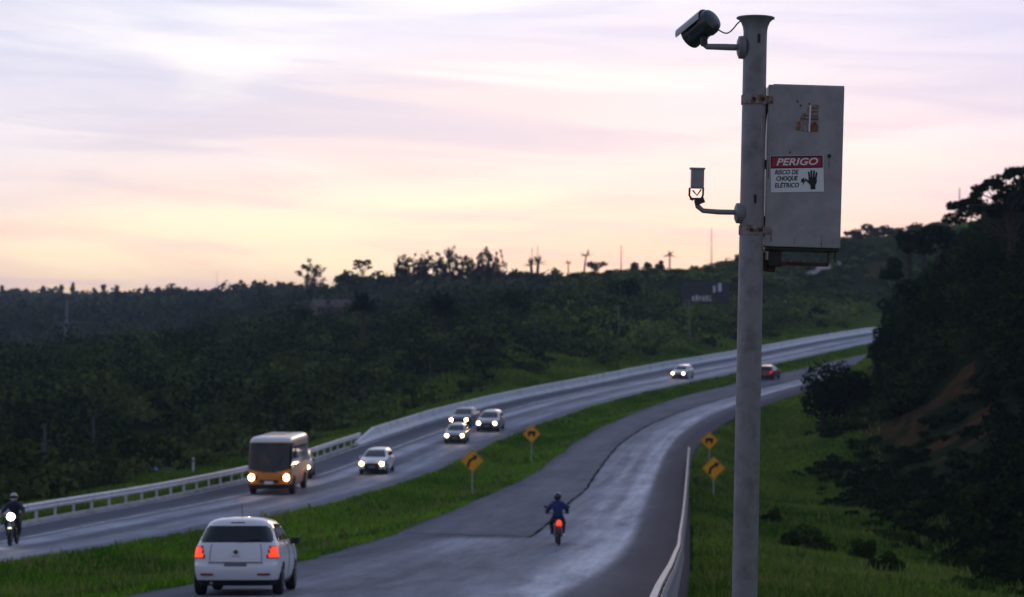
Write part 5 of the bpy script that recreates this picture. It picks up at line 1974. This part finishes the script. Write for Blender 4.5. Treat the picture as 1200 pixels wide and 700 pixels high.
# ================================================================== single trees, palms, bushes
def tree(name, loc, h_, crown, label, cat='tree', mat='leaf_far', bark='bark', trunk_r=0.2, n_lobes=9, per=60, leaf=0.6, group=None, lean=(0, 0), limbs=5, lob=(0.30, 0.5), tone=0.4, crown_z=None, trunk_to=0.75, spread=0.72):
    """crown = (rx, ry, rz); the crown's centre sits at crown_z (default high)."""
    x, y, zg = loc
    t = empty(name, (x, y, zg), 0, label, cat, group)
    cz = crown_z if crown_z is not None else max(h_ - crown[2], h_ * 0.45)
    mb = MB()
    n = 7
    pts, rad = [], []
    for k in range(n + 1):
        q = k / n
        pts.append((lean[0] * q ** 1.4 + 0.03 * h_ * math.sin(q * 5 + x), lean[1] * q ** 1.4 + 0.02 * h_ * math.sin(q * 4 + y), -0.4 + (h_ * trunk_to + 0.4) * q))
        rad.append(trunk_r * (1.25 - 0.85 * q))
    mb.tube(pts, rad, 9)
    cs, rs = lobes_of(lean[0], lean[1], cz, *crown, n_lobes, spread, lob)
    for k in range(min(limbs, n_lobes)):
        a = Vector(pts[4 + k % 3])
        b = Vector(cs[k])
        mid = a.lerp(b, 0.5) + Vector((0, 0, 0.12 * (b - a).length))
        mb.tube([a, mid, b], [trunk_r * 0.5, trunk_r * 0.33, trunk_r * 0.12], 7)
    mb.build('trunk', bark, t, True)
    v, f, tn = leaf_cloud(cs, rs, per, [leaf] * n_lobes, np.clip(rng.normal(tone, 0.2, n_lobes), 0, 1))
    mesh_np('crown', v, f, mat, t, False, {'tone': ('FACE', tn)})
    return t


def palm(loc, h_, fl, label, nf=18, lean=(0, 0), trunk_r=0.16, mat='leaf_palm', group=None, droop=0.8, name='palm_tree', stiff=0.35):
    x, y, zg = loc
    t = empty(name, (x, y, zg), 0, label, 'palm', group)
    pts = [(lean[0] * q ** 1.5, lean[1] * q ** 1.5, -0.4 + (h_ + 0.4) * q) for q in np.linspace(0, 1, 8)]
    MB().tube(pts, [trunk_r * (1.25 - 0.45 * q) for q in np.linspace(0, 1, 8)], 10).build('trunk', 'bark', t, True)
    top_ = Vector(pts[-1])
    v, f, tn = [], [], []
    for k in range(nf):
        a = 2 * math.pi * k / nf + rng.uniform(-0.2, 0.2)
        el_ = rng.uniform(-0.1, 1.35)
        L_ = fl * rng.uniform(0.75, 1.1)
        dr = Vector((math.cos(a) * math.cos(el_), math.sin(a) * math.cos(el_), math.sin(el_)))
        sd_ = dr.cross(Vector((0, 0, 1)))
        sd_ = sd_.normalized() if sd_.length > 1e-3 else Vector((1, 0, 0))
        prev = top_
        ns = 9
        for i in range(1, ns + 1):
            q = i / ns
            p = top_ + dr * L_ * q + Vector((0, 0, -droop * L_ * stiff * q * q))
            w = fl * 0.21 * math.sin(math.pi * (0.12 + 0.86 * q)) + 0.02
            for s in (-1, 1):
                b = len(v)
                tip = (prev + p) * 0.5 + sd_ * s * w + (p - prev) * 0.9 + Vector((0, 0, -w * 0.45))
                v += [tuple(prev), tuple(p), tuple(tip)]
                f.append((b, b + 1, b + 2))
                tn.append(rng.uniform(0.1, 0.8))
            prev = p
    mesh_np('fronds', np.array(v), np.array(f), mat, t, False, {'tone': ('FACE', np.array(tn))})
    return t


def on_ground(px, D, dz=0.0):
    x = (px - 600) / 2400 * D
    return (x, D, gz(x, D) + dz)


def top_h(px, py, D):
    """Height above its ground of something whose top shows at this pixel."""
    return at(px, py, D).z - gz((px - 600) / 2400 * D, D)


# skyline, from left to right
G_SP = 'small spiky trees on the far skyline'
for q_, (px, py) in enumerate(((2, 331), (48, 334), (70, 330), (83, 331), (108, 336), (121, 331), (134, 331), (172, 332), (183, 334), (208, 338))):
    D = 930
    nth_ = ('first', 'second', 'third', 'fourth', 'fifth', 'sixth', 'seventh', 'eighth', 'ninth', 'tenth')[q_]
    h_ = max(top_h(px, py, D), 8)
    tree('spiky_tree', on_ground(px, D), h_ + 0.6, (1.6, 1.6, 3.6), '%s small spiky tree from the left edge along the far skyline' % nth_, n_lobes=9, per=26, leaf=0.9, lob=(0.3, 0.5), mat='leaf_far', trunk_r=0.25, group=G_SP, lean=(rng.uniform(-0.5, 1.0), 0), trunk_to=0.85)
tree('open_crowned_tree', on_ground(364, 470), top_h(364, 304, 470), (3.3, 3.3, 2.9), 'lone tree with an open see-through round crown on the ridge', n_lobes=30, per=22, leaf=0.5, lob=(0.15, 0.24), mat='leaf_euca', trunk_r=0.2, limbs=20, trunk_to=0.55, spread=1.0)
palm(on_ground(379, 468), top_h(379, 322, 468) - 1.2, 1.5, 'slender little palm just right of the open crowned ridge tree', 12, trunk_r=0.14, mat='leaf_far')
tree('bushy_tree', on_ground(398, 450), top_h(398, 316, 450), (1.8, 1.8, 2.4), 'small dark tree on the ridge, left of the thin umbrella crowned one', n_lobes=8, per=40, leaf=0.6, mat='leaf_far')
tree('bushy_tree', on_ground(407, 448), top_h(407, 313, 448), (1.6, 1.6, 2.6), 'slightly taller dark tree beside the thin umbrella crowned one', n_lobes=8, per=40, leaf=0.6, mat='leaf_far')
tree('umbrella_tree', on_ground(424, 452), top_h(424, 303, 452), (2.6, 2.4, 1.4), 'thin tree with a flat airy crown on the ridge', n_lobes=20, per=18, leaf=0.5, lob=(0.17, 0.28), mat='leaf_euca', trunk_r=0.13, limbs=12, trunk_to=0.7, spread=1.0)
tree('bushy_tree', on_ground(416, 440), top_h(416, 318, 440), (3.4, 3.0, 2.4), 'low rounded tree under the thin umbrella crowned one', n_lobes=9, per=50, leaf=0.7, mat='leaf_far')
tree('bushy_tree', on_ground(434, 446), top_h(434, 319, 446), (2.0, 2.0, 2.2), 'small tree just left of the tall grove', n_lobes=8, per=40, leaf=0.6, mat='leaf_far')
tree('bushy_tree', on_ground(452, 436), top_h(452, 322, 436), (3.4, 3.0, 2.8), 'broad low tree at the foot of the tall grove', n_lobes=9, per=50, leaf=0.7, mat='leaf_far')
# grove of tall thin trees
G_EU = 'grove of tall thin trees on the ridge'
grove = [(466, 300), (472, 296), (481, 296), (491, 299), (499, 293), (507, 295), (516, 297), (524, 285), (533, 295), (541, 298), (549, 294), (558, 296), (565, 290), (572, 287), (578, 292)]
for i, (px, py) in enumerate(grove):
    D = 425 + (i * 7) % 16
    h_ = top_h(px, py, D)
    ORD = ['leftmost', 'second', 'third', 'fourth', 'fifth', 'sixth', 'seventh', '', 'ninth', 'tenth', 'eleventh', 'twelfth', 'thirteenth', 'fourteenth', 'rightmost']
    lb = ('tallest tree of the grove on the ridge, its wispy tip above the rest' if i == 7 else '%s tall thin tree of the grove on the ridge' % ORD[i] if i in (0, 14) else '%s tall thin wispy tree from the left end of the grove on the ridge' % ORD[i])
    tree('tall_thin_tree', on_ground(px, D), h_, (1.7 + 0.35 * (i % 3), 1.7, h_ * 0.40), lb, n_lobes=40, per=26, leaf=0.36, lob=(0.11, 0.22), spread=1.0, mat='leaf_euca', bark='bark_pale', trunk_r=0.13, limbs=9, group=G_EU, lean=(rng.uniform(-0.2, 0.9), 0), trunk_to=0.9)
# two-headed palm, leaning palms and shrubs on the middle ridge
palm(on_ground(624, 418), top_h(624, 305, 418) - 1.0, 2.0, 'dark stubby palm, left one of a pair growing together on the ridge', 14, lean=(-0.3, 0), trunk_r=0.35, stiff=0.1, mat='leaf_far')
palm(on_ground(629, 418), top_h(629, 303, 418) - 1.0, 2.1, 'dark stubby palm, right one of a pair growing together on the ridge', 14, lean=(0.3, 0), trunk_r=0.35, stiff=0.1, mat='leaf_far')
for px, py in ((623.5, 290), (630, 288)):
    c = on_ground(px, 420)
    t = empty('mast', c, 0, 'thin mast rising %s of the stubby palm pair' % ('on the left side' if px < 626 else 'on the right side'), 'mast')
    hh = top_h(px, py, 420)
    MB().tube([(0, 0, -0.5), (0, 0, hh)], [0.10, 0.05], 8).build('pole', 'timber_pole', t, True)
    MB().box((0, 0, hh * 0.92), (0.5, 0.05, 0.05)).build('crossbar', 'timber_pole', t)
palm(on_ground(666, 408), top_h(666, 304, 408) - 0.8, 1.2, 'small short palm left of the leaning forked palm', 12, trunk_r=0.12, mat='leaf_far')
palm(on_ground(684, 402), top_h(684, 300, 402), 1.6, 'leaning palm with fronds swept upward into a fork on the ridge', 11, lean=(0.5, 0), trunk_r=0.17, droop=0.1, mat='leaf_far')
palm(on_ground(785, 412), top_h(785, 299, 412), 1.7, 'small upright palm on the ridge nearest the pole', 16, trunk_r=0.16, mat='leaf_far')
for k, (px, py, r_, txt) in enumerate(((700, 303, 2.8, 'rounded bush cresting the hump of the middle ridge'), (743, 306, 1.2, 'small bush on the ridge between the mast and the twin bushes'), (758, 304, 1.0, 'left one of two pointed bushes beside the ridge palm'), (773, 303, 1.2, 'right one of two pointed bushes beside the ridge palm'))):
    D = 405 + 4 * k
    tree('bush', on_ground(px, D), max(top_h(px, py, D), 1.8), (r_, r_, 1.3), txt, 'bush', n_lobes=7, per=40, leaf=0.5, mat='leaf_far', trunk_r=0.1)
# two large dark palms in the valley
palm(on_ground(425, 262), top_h(425, 362, 262), 2.7, 'dark feathery palm in the valley, left of the larger one', 60, trunk_r=0.3, stiff=0.15, mat='leaf_dark')
palm(on_ground(518, 255), top_h(518, 364, 255), 3.6, 'large dark feathery palm in the valley below the tall grove', 50, trunk_r=0.34, stiff=0.3, mat='leaf_dark')
# trees that stand out in the valley and on the hillside
for px, py, D, r_, mat_, txt in ((143, 402, 272, 3.4, 'leaf_dark', 'dark broad tree at the far edge of the valley scrub, near the tall pale pole'), (205, 393, 268, 3.8, 'leaf_dark', 'large dark dome shaped tree at the valley edge left of the tiny white house'),
                                 (182, 388, 280, 1.0, 'leaf_yellow', 'thin yellowish tree between two dark valley trees'), (272, 445, 205, 1.5, 'leaf_yellow', 'pale yellow green bush in the valley above the bus'), (345, 372, 330, 4.0, 'leaf_dark', 'dark rounded tree below the ridge left of the pinkish house'),
                                 (735, 348, 318, 4.2, 'leaf_dark', 'dark wide tree on the hillside left of the dark board'), (600, 378, 285, 3.4, 'leaf_dark', 'dark round tree on the hillside above the utility pole'), (560, 402, 238, 2.6, 'leaf_hill', 'leafy tree at the foot of the hillside above the trio of cars'),
                                 (700, 396, 262, 1.9, 'leaf_yellow', 'bright green bush on the slope left of the pale utility pole'), (665, 404, 250, 2.0, 'leaf_hill', 'bushy tree on the slope above the middle of the barrier'), (930, 362, 345, 2.6, 'leaf_hill', 'green tree on the hillside just right of the pole'),
                                 (955, 372, 348, 2.2, 'leaf_dark', 'dark tree on the hillside above the end of the barrier')):
    hh_ = max(top_h(px, py, D), r_ * 1.3)
    tree('leafy_tree', on_ground(px, D), hh_, (r_, r_, hh_ * 0.45), txt, 'tree', n_lobes=13, per=60, leaf=0.5, mat=mat_, trunk_r=0.16, tone=0.45)
# ridge right of the pole
for k, (px, py, r_, txt) in enumerate(((1001, 273, 2.0, 'round treetop on the skyline just right of the cabinet'), (1041, 274, 1.6, 'small treetop between the cabinet and the bank on the skyline'), (930, 281, 2.2, 'low treetop on the skyline under the cabinet'),
                                      (966, 279, 2.4, 'flat treetop on the skyline below the cabinet tray'), (1022, 279, 2.2, 'broad low treetop on the skyline between two round ones'))):
    D = 462
    tree('bushy_tree', on_ground(px, D), max(top_h(px, py, D), 3.0), (r_ * 1.4, r_ * 1.4, 1.9), txt, n_lobes=9, per=46, leaf=0.6, mat='leaf_far', trunk_r=0.16)
for k, (px, py, D, r_, txt) in enumerate(((1064, 262, 214, 2.0, 'left one of three treetops stepping up the top of the bank'), (1082, 259, 206, 1.7, 'middle one of three treetops stepping up the top of the bank'), (1101, 254, 200, 1.8, 'right one of three treetops stepping up the top of the bank'),
                                        (1046, 302, 222, 2.0, 'dark tree where the bank begins to rise from the bend'), (1046, 345, 214, 2.2, 'dark tree low on the bank where the road disappears'), (1066, 320, 190, 2.2, 'dark bushy tree halfway up the left side of the bank'))):
    tree('bank_tree', on_ground(px, D), max(top_h(px, py, D), 2.6), (r_, r_, 1.9), txt, n_lobes=10, per=60, leaf=0.42, mat='leaf_dark', trunk_r=0.15)
tree('roadside_tree', on_ground(967, 150), top_h(967, 409, 150), (2.9, 2.6, top_h(967, 409, 150) * 0.52), 'dark round leafy tree beside the near carriageway where it bends away', n_lobes=22, per=130, leaf=0.30, mat='leaf_dark', trunk_r=0.2, lob=(0.42, 0.56), spread=0.60, crown_z=top_h(967, 409, 150) * 0.47)
tree('roadside_tree', on_ground(1004, 150), top_h(1004, 432, 150), (1.7, 1.7, 1.9), 'second dark tree close behind the round roadside one', n_lobes=16, per=110, leaf=0.36, mat='leaf_dark', trunk_r=0.2, lob=(0.34, 0.5))
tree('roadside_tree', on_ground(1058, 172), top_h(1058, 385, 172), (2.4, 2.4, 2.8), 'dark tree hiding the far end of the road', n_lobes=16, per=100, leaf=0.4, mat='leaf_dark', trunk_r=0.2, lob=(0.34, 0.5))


# the big tree on top of the bank: limbs with leaf pads and sky showing between them
def big_tree():
    loc = on_ground(1185, 158)
    t = empty('large_tree', loc, 0, 'large spreading dark tree on top of the bank at the upper right', 'tree')
    base_ = Vector(loc)
    D = 158
    pads = [(1118, 243, 0.75), (1128, 240, 0.65), (1140, 236, 1.0), (1147, 226, 0.7), (1155, 219, 0.8), (1163, 213, 0.75), (1172, 217, 0.9), (1178, 206, 0.9), (1190, 201, 1.0), (1203, 199, 1.2), (1216, 205, 1.2), (1196, 212, 1.0), (1186, 222, 0.9),
            (1180, 233, 0.7), (1195, 228, 0.8), (1208, 222, 1.1), (1150, 243, 1.2), (1165, 248, 1.2), (1133, 250, 1.2), (1185, 251, 1.3), (1205, 243, 1.1), (1222, 235, 1.4), (1232, 216, 1.3), (1170, 231, 0.55), (1118, 256, 1.1)]
    mb = MB()
    hh = at(1185, 250, D).z - base_.z
    trunk = [Vector((0, 0, -0.5)), Vector((0.1, 0.1, hh * 0.5)), Vector((-0.1, 0, hh)), Vector((0.2, 0.2, hh + 1.6))]
    mb.tube(trunk, [0.34, 0.28, 0.22, 0.12], 10)
    cs, rs = [], []
    for i, (px, py, r_) in enumerate(pads):
        c = at(px, py, D + rng.uniform(-2, 2)) - base_
        a = trunk[2 if i % 2 else 1].lerp(trunk[3], 0.3 if py < 225 else 0.0)
        mid = a.lerp(c, 0.55) + Vector((0, 0, 0.25))
        mb.tube([a, mid, c], [0.11, 0.07, 0.025], 7)
        for k in range(3):
            cs.append((c.x + rng.normal(0, r_ * 0.35), c.y + rng.normal(0, r_ * 0.5), c.z + rng.normal(0, 0.12)))
            rs.append((r_ * 0.62, r_ * 0.7, r_ * 0.36))
    mb.build('trunk', 'bark', t, True)
    v, f, tn = leaf_cloud(cs, rs, 70, [0.30] * len(cs), np.clip(rng.normal(0.35, 0.2, len(cs)), 0, 1))
    mesh_np('crown', v, f, 'leaf_dark', t, False, {'tone': ('FACE', tn)})


big_tree()
# bushes on the grassy slope
for px, py, D, r_, txt in ((924, 628, 78, 0.55, 'low bush in the slope grass just right of the pole'), (946, 632, 76, 0.75, 'largest low bush in the slope grass right of the pole'), (962, 640, 74, 0.5, 'small bush at the right end of the slope bushes'), (1010, 645, 70, 0.6, 'low bush on the slope grass near the dark thicket'),
                           (1035, 660, 64, 0.55, 'small bush lower on the slope grass near the dark thicket'), (905, 600, 92, 0.5, 'small bush high on the slope grass against the pole')):
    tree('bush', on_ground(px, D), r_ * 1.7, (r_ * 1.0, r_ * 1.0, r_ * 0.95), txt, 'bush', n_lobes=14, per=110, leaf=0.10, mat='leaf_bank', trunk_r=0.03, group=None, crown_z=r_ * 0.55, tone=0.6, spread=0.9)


# ================================================================== poles, masts, board, houses
def util_pole(px, ytop, D, label, mat='timber_pole', r_=0.11, arms=0):
    c = on_ground(px, D)
    h_ = at(px, ytop, D).z - c[2]
    t = empty('utility_pole', c, 0, label, 'pole', None)
    MB().tube([(0, 0, -0.8), (0, 0, h_)], [r_ * 1.2, r_ * 0.75], 10).build('shaft', mat, t, True)
    MB().box((0, -r_, h_ - 0.5), (0.10, 0.10, 0.45)).build('bracket', mat, t)
    for k in range(arms):
        cr = MB().box((0, -r_, h_ - 0.35 - 0.6 * k), (1.5, 0.09, 0.11)).build('cross_arm', mat, t)
        for s in (-0.65, 0, 0.65):
            MB().lathe([(0.02, 0), (0.05, 0.03), (0.03, 0.07), (0.045, 0.1), (0.02, 0.14)], (s, -r_, h_ - 0.29 - 0.6 * k), 'z', 8).build('insulator', 'trim_black', cr)
    return t


util_pole(53, 497, 118, 'grey utility pole standing in the scrub above the oncoming motorcycle')
util_pole(110, 487, 140, 'grey utility pole in the scrub left of the blue tarp stand')
util_pole(237, 489, 160, 'short grey utility pole in the scrub left of the bus')
util_pole(504, 425, 192, 'faint dark utility pole in the scrub above the trio of cars', r_=0.09)
util_pole(627, 373, 235, 'utility pole on the verge above the start of the bend')
util_pole(725, 358, 252, 'pale utility pole right above the concrete barrier, mid bend', 'pale_pole')
util_pole(808, 352, 272, 'pale utility pole standing in front of the dark board', 'pale_pole')
util_pole(78, 352, 480, 'tall pale concrete pole far off in the hazy woods', 'pale_pole', 0.45, 1)
for px, py, D, txt in ((728, 287, 420, 'hair thin mast on the ridge left of the pole'), (834, 267, 430, 'tall thin mast on the ridge close to the pole'), (1125, 220, 240, 'thin mast sticking up behind the bank'), (254, 318, 800, 'thin mast on the far skyline')):
    c = on_ground(px, D)
    t = empty('mast', c, 0, txt, 'mast')
    hh = at(px, py, D).z - c[2]
    MB().tube([(0, 0, -0.8), (0, 0, hh)], [0.14, 0.05], 8).build('pole', 'timber_pole', t, True)
    MB().tube([(-0.3, 0, hh * 0.8), (0.3, 0, hh * 0.8)], 0.03, 6).build('crossbar', 'timber_pole', t, True)
# white marker post by the rail
c = on_ground(227, 116)
t = empty('marker_post', c, 0, 'thin white marker post behind the silver guard rail', 'post')
hh = at(227, 536, 116).z - c[2]
MB().box((0, 0, hh / 2 - 0.2), (0.13, 0.06, hh + 0.4)).build('shaft', 'house_white', t, False, 0.01)
MB().box((0, -0.034, hh - 0.2), (0.08, 0.01, 0.14)).build('reflector', 'reflector', t)
# roadside stand with a blue tarp
c = Vector(on_ground(190, 120))
t = empty('roadside_stand', c, 0, 'small roadside stand under a blue tarp behind the silver guard rail', 'stand')
zt = at(190, 550, 120).z - c.z
for sx in (-0.75, 0.75):
    for sy in (-0.5, 0.5):
        MB().tube([(sx, sy, -0.3), (sx, sy, zt)], 0.035, 8).build('leg', 'timber_pole', t, True)
v, f = [], []
for j in range(2):
    for iy in range(5):
        for ix in range(9):
            xx, yy = -0.9 + 1.8 * ix / 8, -0.65 + 1.3 * iy / 4
            edge_ = max(abs(xx) / 0.9, abs(yy) / 0.65) > 0.98
            v.append((xx, yy, zt + 0.05 - 0.10 * math.sin(ix * 0.8) * math.sin(iy * 1.1 + 0.5) - (0.30 if edge_ else 0) - 0.01 * j))
for j in range(2):
    for iy in range(4):
        for ix in range(8):
            a = j * 45 + iy * 9 + ix
            f.append((a, a + 1, a + 10, a + 9))
MB().add(v, f).build('tarp', 'tarp_blue', t, True)
MB().box((0, 0, zt * 0.45), (1.3, 0.8, 0.06)).build('counter', 'timber_pole', t)
# dark board with white lettering on the hillside
D = 322
c0_, c1_ = at(799, 331, D), at(855, 357, D)
zg = gz((c0_.x + c1_.x) / 2, D)
bw, bh = c1_.x - c0_.x, c0_.z - c1_.z
t = empty('billboard', ((c0_.x + c1_.x) / 2, D, zg), 0, 'dark wide billboard with small white lettering on the hillside', 'billboard')
zc_ = (c0_.z + c1_.z) / 2 - zg
for k in range(4):
    MB().box((-bw / 2 + bw * (k + 0.5) / 4, 0, zc_), (bw / 4 - 0.03, 0.12, bh)).build('panel', 'board_dark', t)
for s in (-0.4, 0, 0.4):
    MB().box((bw * s, 0.2, (zc_ - bh / 2) / 2 + 0.6), (0.2, 0.2, zc_ - bh / 2 + 2.2)).build('support', 'timber_pole', t)
pm = 2400 / D
for bx0, bx1, by0, by1 in ((811, 813.5, 347, 353), (815, 818, 346, 353), (819, 821.5, 347, 353), (823, 826, 346.5, 353), (827, 830, 346.5, 353), (831, 833.5, 347, 353), (835.5, 838.5, 335, 343), (841.5, 845.5, 332, 342)):
    a, b = at(bx0, by1, D), at(bx1, by0, D)
    MB().box(((a.x + b.x) / 2 - t.location.x, -0.075, (a.z + b.z) / 2 - zg), (b.x - a.x, 0.02, b.z - a.z)).build('lettering', 'board_white', t)


def house(px, D, w, dpt, h_, wall, label, py_base=None):
    c = on_ground(px, D)
    t = empty('house', c, R(12), label, 'house')
    MB().box((0, 0, h_ / 2 - 0.5), (w, dpt, h_ + 1)).build('wall', wall, t)
    rv = [(-w / 2 - 0.3, -dpt / 2 - 0.4, h_ - 0.1), (w / 2 + 0.3, -dpt / 2 - 0.4, h_ - 0.1), (w / 2 + 0.3, dpt / 2 + 0.4, h_ - 0.1), (-w / 2 - 0.3, dpt / 2 + 0.4, h_ - 0.1), (-w / 2 - 0.3, 0, h_ + 1.2), (w / 2 + 0.3, 0, h_ + 1.2)]
    MB().add(rv, [(0, 1, 5, 4), (2, 3, 4, 5), (0, 4, 3), (1, 2, 5), (0, 3, 2, 1)]).build('roof', 'roof_tile', t)
    for s in (-0.28, 0.28):
        wn_ = MB().box((w * s, -dpt / 2 - 0.02, h_ * 0.55), (0.9, 0.08, 0.9)).build('window', 'window_dark', t)
        MB().box((w * s, -dpt / 2 - 0.06, h_ * 0.55 - 0.5), (1.1, 0.14, 0.08)).build('sill', 'house_white', wn_)
    MB().box((0, -dpt / 2 - 0.03, 1.0), (0.85, 0.08, 2.0)).build('door', 'roof_tile', t)
    return t


house(297, 330, 2.0, 2.5, 3.0, 'house_white', 'tiny white house among the trees at the valley edge')
house(393, 345, 7, 6, 3.2, 'house_pink', 'low house with dull pink wall among the trees left of the valley palm')
# pale track on the hill behind the pole
tv = []
for px, D, hw in ((884, 396, 2.4), (900, 400, 2.4), (920, 404, 2.3), (940, 409, 2.2), (960, 416, 2.2), (985, 424, 2.2)):
    x = (px - 600) / 2400 * D
    for s in (-1, 1):
        tv.append((x, D + s * hw, gz(x, D + s * hw) + 0.30))
o = mesh_np('hill_path', np.array(tv), np.array([(2 * i, 2 * i + 2, 2 * i + 3, 2 * i + 1) for i in range(5)]), 'dirt_road')
finish(o, 'pale track running across the hillside behind the pole', None, None, 'structure')
# ================================================================== evening haze
hz_ = MB().box((0, 1450, 28), (5600, 3300, 90)).build('haze', 'dirt_road')
hm_ = bpy.data.materials.new('haze_air')
hm_.use_nodes = True
ht = hm_.node_tree
ht.nodes.clear()
pv = ht.nodes.new('ShaderNodeVolumePrincipled')
pv.inputs['Color'].default_value = (0.66, 0.80, 1.0, 1)
pv.inputs['Density'].default_value = 0.00016
pv.inputs['Anisotropy'].default_value = 0.2
ho = ht.nodes.new('ShaderNodeOutputMaterial')
ht.links.new(pv.outputs[0], ho.inputs['Volume'])
hz_.data.materials.clear()
hz_.data.materials.append(hm_)
finish(hz_, 'thin bluish evening haze over the valley', None, None, 'stuff')
